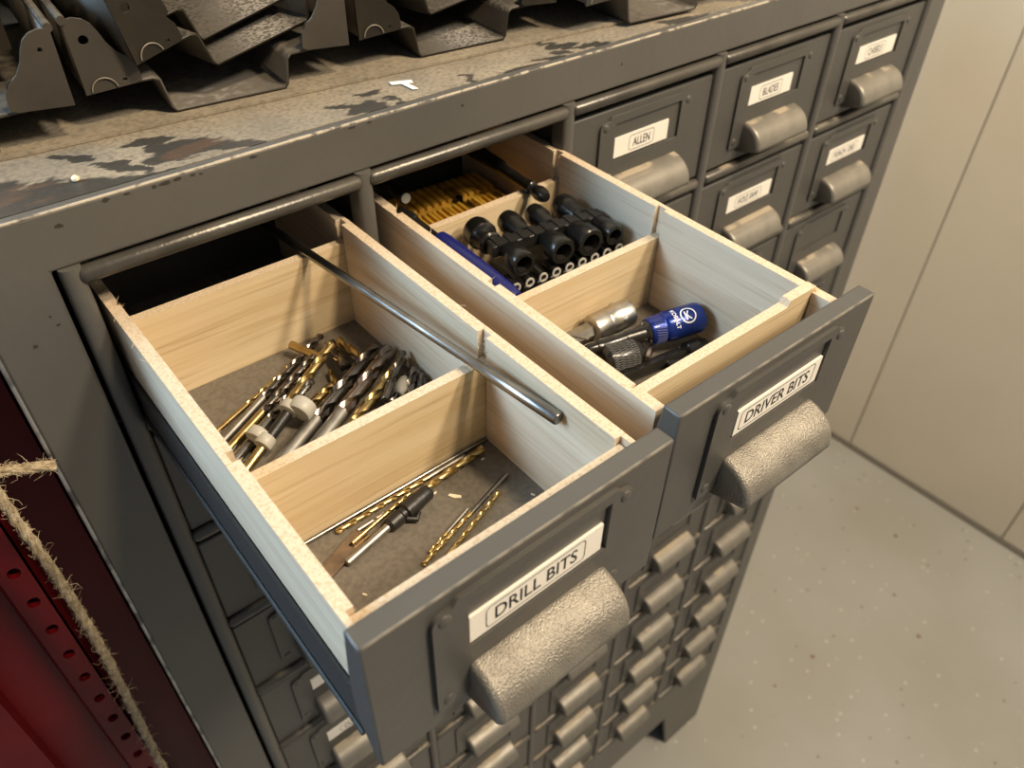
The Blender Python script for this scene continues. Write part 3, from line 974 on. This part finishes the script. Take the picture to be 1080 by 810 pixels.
drill('gold twist bit lying beside the grey shanked bit', M1, (0.004, 0.375, z0 + .009), (0.284, 0.472, z0 + .009), 0.0090, 0.15, TG, TG, G2, 6)
drill('very thin bit with bright shank by the front board', M1, (0.162, 0.482, z0 + .006), (-0.031, 0.420, z0 + .006), 0.0058, 0.55, SB, TG, G2, 7)
for k, (x, y) in enumerate(((0.163, 0.55), (0.12, 0.60), (0.02, 0.30), (-0.25, 0.42), (0.33, 0.62), (0.08, 0.34), (0.36, 0.40))):
    s = 1.0 if k == 0 else 0.35
    o = MB().prism([(-0.022 * s, -0.004 * s), (0.0, -0.009 * s), (0.022 * s, -0.003 * s), (0.018 * s, 0.006 * s), (-0.018 * s, 0.005 * s)], 'z', 0, 0.004).build('wood_chip', 'wood_splinter')
    o.matrix_world = M1 @ Matrix.Translation(Vector((x, y, z0 + 0.0005)) * S) @ Matrix.Rotation(-0.9 + k, 4, 'Z')
    tag(o, 'pale curled wood chip on the drawer floor' if k == 0 else 'tiny pale wood crumb on the drawer floor', 'wood chip', None if k == 0 else 'wood crumbs in the DRILL BITS drawer')

# ---- DRIVER BITS drawer, front compartment
def cyl(o, name, m, prof, n=22, dy=0, dz=0):
    return MB().lathe(prof, (0, dy, dz), (1, 0, 0), n).build(name, m, o, (0, 0, 0))
o, l = placed('socket_adapter', 'chrome socket on a hex shank', 'socket', M2, (-0.115, 0.800, -0.425), (0.190, 0.765, -0.400))
MB().lathe([(0, 0.032), (0.12, 0.034), (0.125, 0.028)], (0, 0, 0), (1, 0, 0), 6).build('hex_shank', 'steel_bright', o, (0, 0, 0), smooth=20)
cyl(o, 'socket', 'chrome', [(0.115, 0.045), (0.122, 0.056), (0.18, 0.057), (0.186, 0.053), (0.20, 0.053), (0.206, 0.057), (0.29, 0.057), (0.302, 0.052), (0.306, 0.040)])
for k in range(3):
    a = k * 2.1 + 0.6
    MB().lathe([(0, 0.012), (0.006, 0.010), (0.008, 0.004)], (0.245, 0.054 * math.cos(a), 0.054 * math.sin(a)), (0, math.cos(a), math.sin(a)), 10).build('detent', 'chrome', o, (0, 0, 0))

# blue quick-change bit driver
o, l = placed('bit_holder', 'blue anodised bit holder with black shaft and white printed emblem', 'bit holder', M2, (-0.110, 0.708, -0.418), (0.378, 0.567, -0.394))
cyl(o, 'shaft', 'black_oxide', [(0, 0.020), (0.02, 0.026), (0.05, 0.026), (0.055, 0.031), (0.075, 0.031), (0.08, 0.029), (0.17, 0.031), (0.172, 0.034), (0.25, 0.036), (0.262, 0.045), (0.272, 0.047)])
cyl(o, 'end_cap', 'black_plastic', [(0.47, 0.055), (0.49, 0.056), (0.505, 0.050), (0.508, 0.040)], 28)
gp = cyl(o, 'grip', 'blue_anodised', [(0.268, 0.042), (0.272, 0.052), (0.280, 0.054), (0.330, 0.054), (0.334, 0.058), (0.345, 0.0615), (0.485, 0.0615), (0.496, 0.058), (0.500, 0.050)], 32)
kn = MB()
for k in range(36):
    a = 2 * math.pi * k / 36
    kn.tube([(0.284, 0.0545 * math.cos(a), 0.0545 * math.sin(a)), (0.326, 0.0545 * math.cos(a + .15), 0.0545 * math.sin(a + .15))], 0.0016, 4)
kn.build('knurl', 'blue_plastic', gp, (0, 0, 0))
def wrap(vs, r, x_c, ang, rotdeg):
    """bend flat lettering (a,_,c) round the grip: c runs along the axis after rotation"""
    out = []
    q = math.radians(rotdeg)
    for a, _, c in vs:
        u = a * math.cos(q) - c * math.sin(q)
        w = a * math.sin(q) + c * math.cos(q)
        th = ang - w / r
        out.append((x_c + u, r * math.cos(th), r * math.sin(th)))
    return out
mk = MB()
RW = 0.0642
CA = math.radians(118)
v, f = ring_rect(0.066, 0.066, 0.0329, 0.005, 8)
mk.add(wrap(v, RW, 0.424, CA, 0), f)
v, f = text_mesh('K', 0.036, 0.025)
mk.add(wrap(v, RW, 0.424, CA, 0), f)
v, f = text_mesh('KOBALT', 0.017, 0.085)
mk.add(wrap(v, RW, 0.372, CA, -90), f)
mk.build('emblem', 'print_white', gp, (0, 0, 0), smooth=0)

o, l = placed('knurled_chuck', 'black knurled chuck under the black shaft', 'chuck', M2, (-0.075, 0.640, FLZ + 0.060), (0.085, 0.600, FLZ + 0.060))
b = cyl(o, 'body', 'black_oxide', [(0, 0.045), (0.01, 0.055), (0.02, 0.058), (0.13, 0.058), (0.14, 0.054), (0.165, 0.040)], 28)
kn = MB()
for sgn in (1, -1):
    for k in range(40):
        a = 2 * math.pi * k / 40
        pts = [(0.02 + 0.11 * q / 3, 0.0585 * math.cos(a + sgn * .35 * q / 3), 0.0585 * math.sin(a + sgn * .35 * q / 3)) for q in range(4)]
        kn.tube(pts, 0.0014, 4, caps=False)
kn.build('knurl', 'black_plastic', b, (0, 0, 0))
o, l = placed('hex_bit', 'long black hex driver bit by the front board', 'driver bit', M2, (-0.075, 0.560, FLZ + 0.030), (0.354, 0.506, FLZ + 0.030))
MB().lathe([(0, 0.022), (0.008, 0.028), (0.30, 0.028), (0.304, 0.020), (0.325, 0.020), (0.33, 0.030), (0.40, 0.030), (0.42, 0.022), (l, 0.018)], (0, 0, 0), (1, 0, 0), 6).build('shaft', 'black_oxide', o, (0, 0, 0), smooth=20)
cyl(o, 'collar', 'black_oxide', [(0.332, 0.030), (0.336, 0.034), (0.385, 0.034), (0.39, 0.030)])
o, l = placed('driver_bit', 'short black driver bit resting beside the blue grip', 'driver bit', M2, (0.135, 0.50, FLZ + 0.024), (0.365, 0.425, FLZ + 0.024))
cyl(o, 'shaft', 'black_oxide', [(0, 0.018), (0.006, 0.022), (0.10, 0.022), (0.105, 0.016), (0.13, 0.016), (0.135, 0.022), (0.2, 0.022), (0.24, 0.010)], 12)
o, l = placed('driver_bit', 'small bright driver bit under the blue grip', 'driver bit', M2, (0.06, 0.545, FLZ + 0.075), (0.135, 0.590, FLZ + 0.075))
cyl(o, 'shaft', 'steel_pink', [(0, 0.010), (0.006, 0.013), (0.06, 0.013), (l, 0.006)], 6)
o, l = placed('steel_pin', 'thin bright steel pin beside the hex shank', 'pin', M2, (-0.150, 0.815, -0.375), (-0.085, 0.715, -0.375))
shank(o, 0, l, 0.006, SB, 'pin')

# ---- middle compartment: sockets on a black rail over a bit holder
o = thing('bit_rack', 'black plastic rack lying under the impact sockets', 'rack', None, mw=M2 @ Matrix.Translation(Vector((0.135, 1.15, FLZ)) * S) @ Matrix.Rotation(math.radians(-5), 4, 'Z'))
MB().box(-0.235, 0.235, -0.09, 0.15, 0.0, 0.165).build('body', 'black_plastic', o, (0, 0, 0), bevel=0.01)
G4 = 'small ringed nut drivers in a row'
for k in range(9):
    t = k / 8
    p = Vector((-0.155 + 0.515 * t, 1.078 - 0.040 * t, -0.300))
    q = p + Vector((-0.012, -0.075, 0.004)) * 0.5
    pp, qq = p + Vector((0.006, 0.05, 0)), p + Vector((-0.004, -0.028, 0))
    o, l = placed('nut_driver', ['first', 'second', 'third', 'fourth', 'fifth', 'sixth', 'seventh', 'eighth', 'ninth'][k] + ' bright rimmed nut driver from the blue handle, below the sockets', 'nut driver', M2, pp, qq, G4)
    cyl(o, 'barrel', 'black_oxide', [(0, 0.016), (0.004, 0.021), (l - 0.004, 0.021)], 16)
    MB().lathe([(l - 0.005, 0.0205), (l, 0.0205), (l, 0.0125), (l - 0.012, 0.0125)], (0, 0, 0), (1, 0, 0), 18, caps=False).build('rim', 'rim_bright', o, (0, 0, 0))
    cyl(o, 'bore', 'dark_steel', [(l - 0.012, 0.0126), (l - 0.010, 0.0126)], 12)
rail_a, rail_b = Vector((-0.150, 1.232, -0.225)), Vector((0.375, 1.155, -0.225))
o, l = placed('socket_rail', 'black slotted rail holding impact sockets', 'socket rail', M2, rail_a, rail_b)
MB().box(0, l, -0.030, 0.030, -0.025, 0.028).build('rail', 'black_plastic', o, (0, 0, 0), bevel=0.006)
mb = MB()
for k in range(9):
    mb.box(0.02 + k * 0.057, 0.05 + k * 0.057, -0.034, 0.034, 0.024, 0.033)
mb.build('clip', 'black_plastic', o, (0, 0, 0))
du = (rail_b - rail_a).normalized()
dn = Vector((du.y, -du.x, 0))       # towards the drawer front
def socket(p, d, r, ln, label, group, dome):
    o, l = placed('impact_socket', label, 'socket', M2, p, p + d * ln, group)
    if dome:
        cyl(o, 'body', 'black_oxide', [(0, r * .7), (0.008, r * .8), (ln * .35, r * .82), (ln * .45, r), (ln * .75, r), (ln * .9, r * .9), (ln * 0.98, r * .6), (ln, r * .3)], 26)
    else:
        MB().lathe([(0, r * .62), (0.01, r * .75), (ln * .35, r * .80), (ln * .5, r), (ln - 0.006, r), (ln, r * .93), (ln, r * .66), (ln - 0.05, r * .62)], (0, 0, 0), (1, 0, 0), 26, caps=False).build('body', 'black_oxide', o, (0, 0, 0))
        hx = MB()
        hx.lathe([(ln - 0.003, r * .68), (ln - 0.055, r * .62)], (0, 0, 0), (1, 0, 0), 6, caps=False)
        hx.build('hex_bore', 'black_plastic', o, (0, 0, 0), smooth=0)
        cyl(o, 'drive_end', 'steel_dark', [(ln - 0.056, r * .40), (ln - 0.045, r * .36), (ln - 0.04, r * .2)], 4)
for t, r, i in ((0.12, 0.053, 0), (0.46, 0.056, 1), (0.71, 0.061, 2), (0.93, 0.044, 3)):
    p = rail_a + du * (l * 0 + t * (rail_b - rail_a).length) + dn * 0.032 + Vector((0, 0, 0.002))
    socket(p, dn, r, 0.125, ['black impact socket near the blue handle, open end to the drawer front', 'black impact socket, second along the rail from the blue handle', 'widest black impact socket on the rail, open end to the front', 'smallest black impact socket beside the plywood side'][i], 'impact sockets on the rail', False)
for t, r, i in ((0.05, 0.062, 0), (0.33, 0.050, 1), (0.57, 0.046, 2), (0.84, 0.054, 3)):
    p = rail_a + du * (t * (rail_b - rail_a).length) - dn * 0.032 + Vector((0, 0, 0.0))
    socket(p, -dn, r, 0.150, ['large domed black socket behind the rail by the blue handle', 'domed black socket behind the rail, second from the blue handle', 'small domed black socket behind the rail', 'domed black socket behind the rail by the plywood side'][i], 'impact sockets behind the rail', True)
# blue screwdriver handle
o, l = placed('screwdriver', 'dark blue handled screwdriver leaning on the drawer side', 'screwdriver', M2, (-0.322, 1.60, -0.150), (-0.215, 0.985, -0.300))
cyl(o, 'shank', 'black_oxide', [(0, 0.010), (0.012, 0.017), (0.05, 0.018), (0.055, 0.024), (0.085, 0.024), (0.09, 0.018), (0.26, 0.020)], 16)
cyl(o, 'handle', 'blue_plastic', [(0.215, 0.028), (0.225, 0.038), (0.26, 0.0435), (0.50, 0.0445), (l - 0.03, 0.043), (l - 0.006, 0.036), (l, 0.02)], 26)
# rear compartment
o = thing('bit_case', 'amber plastic case of driver bits in the rear compartment', 'case', None, mw=M2 @ Matrix.Translation(Vector((0.10, 1.84, FLZ)) * S) @ Matrix.Rotation(math.radians(-3), 4, 'Z'))
MB().box(-0.235, 0.27, -0.23, 0.22, 0.0, 0.12).build('shell', 'amber_plastic', o, (0, 0, 0), bevel=0.015)
for k in range(17):
    x = -0.21 + k * 0.027
    MB().box(x, x + 0.017, -0.215, -0.03, 0.118, 0.140 + 0.004 * (k % 3)).build('rib', 'amber_plastic', o, (0, 0, 0), bevel=0.003)
for k in range(12):
    x = -0.20 + k * 0.039
    MB().box(x, x + 0.026, 0.02, 0.19, 0.118, 0.138).build('rib', 'amber_plastic', o, (0, 0, 0), bevel=0.003)
MB().box(-0.10, 0.12, -0.170, -0.150, 0.14, 0.152).build('latch_bar', 'black_plastic', o, (0, 0, 0))
MB().lathe([(0, 0.018), (0.03, 0.018)], (0.04, -0.0, 0.12), (0, 0, 1), 14).build('hinge_pin', 'black_plastic', o, (0, 0, 0))
o, l = placed('nut_driver', 'black nut driver with pale round end in the rear compartment', 'nut driver', M2, (-0.235, 1.90, -0.165), (-0.256, 1.650, -0.150))
cyl(o, 'barrel', 'black_oxide', [(0, 0.026), (l - 0.01, 0.028), (l - 0.006, 0.024)], 18)
cyl(o, 'end_face', 'nylon', [(l - 0.008, 0.022), (l - 0.003, 0.021)], 18)
o, l = placed('ball_driver', 'black ball-end driver resting on the rear divider', 'screwdriver', M2, (0.262, 2.08, -0.165), (0.230, 1.335, -0.168))
cyl(o, 'shaft', 'black_oxide', [(0, 0.034), (0.42, 0.034), (0.44, 0.024), (0.62, 0.024), (0.625, 0.030), (0.65, 0.031), (0.66, 0.022), (0.672, 0.020), (0.68, 0.028), (0.70, 0.033), (0.725, 0.030), (l, 0.020)], 20)

# ------------------------------------------------------------------ steel trays and scraps on the cabinet top
def resample_arc(cx, cz, r, a0, a1, n=9):
    return [(cx + r * math.cos(math.radians(a0 + (a1 - a0) * k / (n - 1))), cz + r * math.sin(math.radians(a0 + (a1 - a0) * k / (n - 1)))) for k in range(n)]
def plate_with_holes(outer, holes, y):
    bm = bmesh.new()
    edges = []
    for lp in [outer] + holes:
        vs = [bm.verts.new((p[0] * S, y * S, p[1] * S)) for p in lp]
        edges += [bm.edges.new((vs[i], vs[(i + 1) % len(vs)])) for i in range(len(vs))]
    bmesh.ops.triangle_fill(bm, use_beauty=True, use_dissolve=False, edges=edges)
    me = bpy.data.meshes.new('bracket')
    bm.to_mesh(me)
    bm.free()
    return me
TL = 1.75
def tray_meshes():
    out = {}
    mb = MB()
    prof = [(-0.455, 0.335), (-0.455, 0.128), (-0.45, 0.120), (-0.245, 0.120), (-0.228, 0.112), (-0.212, 0.018), (-0.196, 0.0), (0.196, 0.0), (0.210, 0.016), (0.222, 0.10), (0.236, 0.112), (0.45, 0.120), (0.455, 0.128), (0.455, 0.335)]
    n = len(prof)
    v = [(a, 0, b) for a, b in prof] + [(a, TL, b) for a, b in prof]
    mb.add(v, [(i, i + 1, i + 1 + n, i + n) for i in range(n - 1)])
    out['pan'] = mb
    for s in (-1, 1):
        mb = MB()
        mb.tube([(s * 0.455, -0.01, 0.34), (s * 0.455, TL, 0.34)], 0.014, 10)
        out['bead%d' % s] = mb
    return out
TP = tray_meshes()
PANM = {k: TP['pan'].mesh('pan', k, 50) for k in ('tray_grey', 'tray_brown')}
for m in PANM.values():
    pass
BEADM = {(s, k): TP['bead%d' % s].mesh('bead', k) for s in (-1, 1) for k in ('tray_grey', 'tray_brown')}
outer = [(-0.455, 0.112), (-0.30, 0.122), (-0.277, 0.130), (-0.279, 0.155), (-0.283, 0.180), (-0.301, 0.206), (-0.328, 0.226), (-0.350, 0.257), (-0.364, 0.292), (-0.378, 0.318), (-0.398, 0.334), (-0.425, 0.342), (-0.458, 0.338)]
def mirror(pts):
    return [(-a, b) for a, b in reversed(pts)]
hole = resample_arc(-0.412, 0.275, 0.015, 0, 340, 12)
slot = [(-0.335, 0.135), (-0.322, 0.135), (-0.322, 0.145), (-0.335, 0.145)]
BR = {}
for k in ('tray_grey', 'tray_brown'):
    a = plate_with_holes(outer, [hole, slot], -0.004)
    b = plate_with_holes(mirror(outer), [mirror(resample_arc(-0.415, 0.285, 0.008, 0, 340, 10))], -0.004)
    a.materials.append(MATS[k])
    b.materials.append(MATS[k])
    BR[k] = (a, b)
ARC = MB().tube([(a, 0, b) for a, b in resample_arc(0, 0, 0.04, 10, 175, 12)], 0.0022, 6).mesh('emboss', 'emboss_light')
CIR = MB().tube([(a, 0, b) for a, b in resample_arc(0, 0, 0.026, 0, 360, 18)], 0.0022, 6).mesh('emboss', 'tray_brown')
def tray(label, k, loc, yaw, roll=0.0, pitch=0.0, arcs=(1, 1)):
    o = thing('steel_tray', label, 'tray', loc, 'steel trays on the cabinet top')
    o.rotation_euler = (pitch, roll, yaw)
    p = link('pan', PANM[k], o, (0, 0, 0), solid=0.010)
    for s in (-1, 1):
        link('bead', BEADM[(s, k)], o, (0, 0, 0))
    for s, me in zip((-1, 1), BR[k]):
        if not arcs[0 if s < 0 else 1]:
            continue
        b = link('bracket', me, o, (0, 0, 0), solid=0.010)
        link('emboss', ARC, b, (s * 0.395, -0.009, 0.118))
        if s > 0:
            link('emboss', CIR, b, (0.318, -0.009, 0.190))
    return o
YAW = math.radians(-5.0)
SH = MB().prism([(-0.25, 0.435), (2.75, 0.165), (2.9, 2.4), (-0.05, 2.45)], 'z', 0, 0.010).build('sheet_board', 'dusty_top', None, (0, 0, TOPZ))
tag(SH, 'thin dusty board lying under the steel trays', 'board')
TZ = TOPZ + 0.0115
tray('brown grey steel tray at the end of the row, beside the red tool chest', 'tray_grey', (-0.212, 0.435, TZ), YAW)
tray('grey steel tray with punched front bracket, next to the end tray', 'tray_grey', (0.745, 0.400, TZ), YAW)
tray('brown steel tray behind the white paper scrap', 'tray_brown', (1.706, 0.330, TZ), YAW)
tray('grey steel tray pushed forward above the ALLEN drawer', 'tray_grey', (2.672, 0.120, TZ), YAW)
tray('dark brown tray stacked askew on the punched grey tray', 'tray_brown', (0.915, 0.440, TZ + 0.150), math.radians(8), math.radians(-9), math.radians(-2))
tray('speckled brown tray on top of the askew stack', 'tray_brown', (0.925, 0.560, TZ + 0.205), math.radians(10), math.radians(-10), math.radians(-2))
tray('dark tray stacked askew above the white paper scrap', 'tray_brown', (1.80, 0.42, TZ + 0.150), math.radians(5), math.radians(-6), math.radians(-3))
tray('dark tray stacked on the end tray, set back', 'tray_brown', (-0.29, 0.66, TZ + 0.03 + 0.095), YAW, 0, 0)
tray('grey tray stacked over the forward tray above ALLEN', 'tray_grey', (2.45, 0.30, TZ + 0.145), math.radians(-2), 0, math.radians(-2))
ps = MB().box(-0.13, 0.11, -0.32, 0.30, 0, 0.006).build('paper_sheet', 'paper', None, (0.27, 1.55, TOPZ + 0.155), rot=(0, 0, YAW))
tag(ps, 'white sheet of paper lying behind the end tray brackets', 'paper')
sc = MB()
sc.prism([(-0.039, 0.010), (0.039, -0.022), (0.030, -0.048), (-0.046, -0.016)], 'z', 0.0, 0.003)
sc.prism([(-0.012, -0.030), (0.010, -0.039), (0.012, -0.108), (-0.008, -0.100)], 'z', 0.0, 0.0025)
sc = sc.build('paper_scrap', 'paper', None, (1.318, 0.215, TOPZ + 0.002), smooth=0)
tag(sc, 'small white T-shaped paper scrap on the dusty cabinet top', 'paper')
cb = MB().lathe([(0, 0.006), (0.005, 0.012), (0.012, 0.012), (0.018, 0.005)], (0, 0, 0), (0, 0, 1), 8).build('crumb', 'wood_splinter', None, (0.126, 0.142, TOPZ - 0.002))
tag(cb, 'pale wood crumb on the dark rubbed patch of the cabinet top', 'crumb')

# ------------------------------------------------------------------ red tool chest beside the cabinet
rc = thing('tool_chest', 'red steel tool chest frame with punched uprights beside the grey cabinet', 'tool chest', (-1.6, 0.8, FZ))
def rpart(mb, name, m='red_enamel', **kw):
    return mb.build(name, m, rc, (1.6, -0.8, -FZ), **kw)
rpart(MB().box(-3.4, -0.285, 0.03, 2.4, -0.27, 0.10), 'top_box', bevel=0.01)
rpart(MB().box(-3.4, -3.35, 0.10, 2.4, FZ, -0.27), 'side_panel')
rpart(MB().box(-3.35, -0.32, 2.35, 2.4, FZ, -0.27), 'back_panel')
rpart(MB().box(-0.315, -0.295, 0.40, 2.4, FZ, -0.27), 'side_panel')
def punched(x0, x1, z0, z1, hx, zs, r, y0, y1, sq=False):
    """vertical strip with punched holes"""
    mb = MB()
    n = 12
    def rect_pts(za, zb):
        cz = (za + zb) / 2
        pts = []
        for k in range(n):
            a = 2 * math.pi * k / n
            dx, dz = math.cos(a), math.sin(a)
            tx = ((x1 - hx) / dx) if dx > 1e-6 else ((x0 - hx) / dx if dx < -1e-6 else 1e9)
            tz = ((zb - cz) / dz) if dz > 1e-6 else ((za - cz) / dz if dz < -1e-6 else 1e9)
            t = min(tx, tz)
            pts.append((hx + dx * t, cz + dz * t))
        return pts, cz
    zs = sorted(zs)
    hp = r * 1.6
    cur = z0
    for zc in zs:
        if zc - hp > cur:
            mb.add([(x0, y0, cur), (x1, y0, cur), (x1, y0, zc - hp), (x0, y0, zc - hp)], [(0, 1, 2, 3)])
        pts, cz = rect_pts(zc - hp, zc + hp)
        inn = [(hx + r * math.cos(2 * math.pi * k / n), zc + r * 1.25 * math.sin(2 * math.pi * k / n)) for k in range(n)]
        v = [(a, y0, b) for a, b in pts] + [(a, y0, b) for a, b in inn] + [(a, y0 + 0.03, b) for a, b in inn]
        f = [(k, (k + 1) % n, (k + 1) % n + n, k + n) for k in range(n)] + [(k + n, (k + 1) % n + n, (k + 1) % n + 2 * n, k + 2 * n) for k in range(n)]
        mb.add(v, f)
        for cx, czz in ((x0, zc - hp), (x1, zc - hp), (x0, zc + hp), (x1, zc + hp)):
            near = sorted(range(n), key=lambda k: (pts[k][0] - cx) ** 2 + (pts[k][1] - czz) ** 2)
            a = 2 * math.pi
            # the two outline points either side of the corner
            on_v = [k for k in near if abs(pts[k][0] - cx) < 1e-6]
            on_h = [k for k in near if abs(pts[k][1] - czz) < 1e-6]
            if on_v and on_h:
                mb.add([(pts[on_v[0]][0], y0, pts[on_v[0]][1]), (cx, y0, czz), (pts[on_h[0]][0], y0, pts[on_h[0]][1])], [(0, 1, 2)])
        cur = zc + hp
    mb.add([(x0, y0, cur), (x1, y0, cur), (x1, y0, z1), (x0, y0, z1)], [(0, 1, 2, 3)])
    mb.box(x0, x1, y1, y1 + 0.02, z0, z1)
    return mb
zs = [-1.10 - 0.2 * k for k in range(26)]
rpart(punched(-0.635, -0.52, FZ, -0.27, -0.578, zs, 0.024, 0.30, 0.42), 'punched_upright', smooth=0)
rpart(MB().box(-0.525, -0.30, 0.44, 0.46, FZ, -0.27), 'inner_flange')
rpart(MB().prism([(-0.52, 0.30), (-0.50, 0.44), (-0.51, 0.44), (-0.53, 0.30)], 'z', FZ, -0.27), 'fold')
rpart(MB().prism([(-0.655, 0.36), (-0.635, 0.30), (-0.64, 0.42), (-0.66, 0.42)], 'z', FZ, -0.27), 'fold')
rpart(MB().prism([(-0.90, 0.26), (-0.875, 0.26), (-0.87, 0.38), (-0.655, 0.38), (-0.655, 0.40), (-0.90, 0.40)], 'z', FZ, -0.27), 'channel')
rpart(punched(-1.25, -0.90, FZ, -0.27, -1.0, [-2.45 - 0.5 * k for k in range(8)], 0.03, 0.26, 0.40), 'punched_upright', smooth=0)

# ------------------------------------------------------------------ jute twine
def twine(name, label, path, R, fuzz=420, frays=0):
    pts = [Vector(p) for p in path]
    # dense resample (Catmull-Rom)
    out = []
    ext_p = [pts[0] * 2 - pts[1]] + pts + [pts[-1] * 2 - pts[-2]]
    for i in range(1, len(ext_p) - 2):
        p0, p1, p2, p3 = ext_p[i - 1:i + 3]
        n = max(4, int((p2 - p1).length / 0.012))
        for k in range(n):
            t = k / n
            out.append(0.5 * ((2 * p1) + (p2 - p0) * t + (2 * p0 - 5 * p1 + 4 * p2 - p3) * t * t + (3 * p1 - p0 - 3 * p2 + p3) * t ** 3))
    out.append(pts[-1])
    o = thing(name, label, 'twine', tuple(pts[0]))
    org = pts[0]
    frames = []
    u = None
    for i, p in enumerate(out):
        t = (out[min(i + 1, len(out) - 1)] - out[max(i - 1, 0)]).normalized()
        if u is None:
            u = t.cross(Vector((0, 1, 0.1))).normalized()
        u = (u - t * u.dot(t)).normalized()
        frames.append((p, u.copy(), t.cross(u)))
    for s in range(3):
        sp, acc = [], 0.0
        for i, (p, a, b) in enumerate(frames):
            if i:
                acc += (frames[i][0] - frames[i - 1][0]).length
            an = acc / (R * 13) * 2 * math.pi + s * 2 * math.pi / 3
            rr = R * 0.40 * (1 + 0.15 * math.sin(acc * 37 + s))
            sp.append(p - org + a * (rr * math.cos(an)) + b * (rr * math.sin(an)))
        rad = [R * 0.62 * (1 + 0.18 * math.sin(i * 0.9 + s * 2) * math.sin(i * 0.23)) for i in range(len(sp))]
        MB().tube(sp, rad, 8).build('strand', 'jute', o, (0, 0, 0))
    fb = MB()
    for k in range(fuzz):
        p, a, b = random.choice(frames)
        an = random.uniform(0, 2 * math.pi)
        d = a * math.cos(an) + b * math.sin(an)
        tn = a.cross(b)
        st = p - org + d * R * 0.8
        ln = R * random.choice((0.5, 0.8, 1.0, 1.6, 3.2 if random.random() < .35 else 1))
        e = st + d * ln * 0.6 + tn * random.uniform(-1, 1) * ln
        mid = (st + e) / 2 + Vector((random.uniform(-1, 1), random.uniform(-1, 1), random.uniform(-1, 1))) * ln * 0.25
        fb.tube([st, mid, e], [0.0012, 0.0010, 0.0005], 3, caps=False)
    f = fb.build('fibres', 'jute', o, (0, 0, 0))
    f['kind'] = 'stuff'
    return o
twine('twine', 'frayed jute twine hanging down in front of the red tool chest',
      [(-0.62, 0.35, 0.125), (-0.52, 0.12, 0.13), (-0.465, 0.0, 0.10), (-0.45, -0.02, 0.0), (-0.452, -0.02, -0.3), (-0.452, -0.02, -0.66), (-0.438, -0.02, -1.06), (-0.440, -0.02, -1.6), (-0.482, -0.02, -2.5), (-0.50, -0.02, -3.1), (-0.49, -0.02, -3.6)], 0.0185, 2200)
twine('twine', 'cut end of jute twine jutting from the red tool chest to the grey cabinet',
      [(-0.80, 0.30, 0.125), (-0.72, 0.10, 0.13), (-0.66, -0.01, 0.08), (-0.60, -0.025, -0.2), (-0.55, -0.03, -0.46), (-0.47, -0.03, -0.535), (-0.40, -0.03, -0.545), (-0.34, -0.03, -0.575), (-0.275, -0.03, -0.605)], 0.0185, 1100)
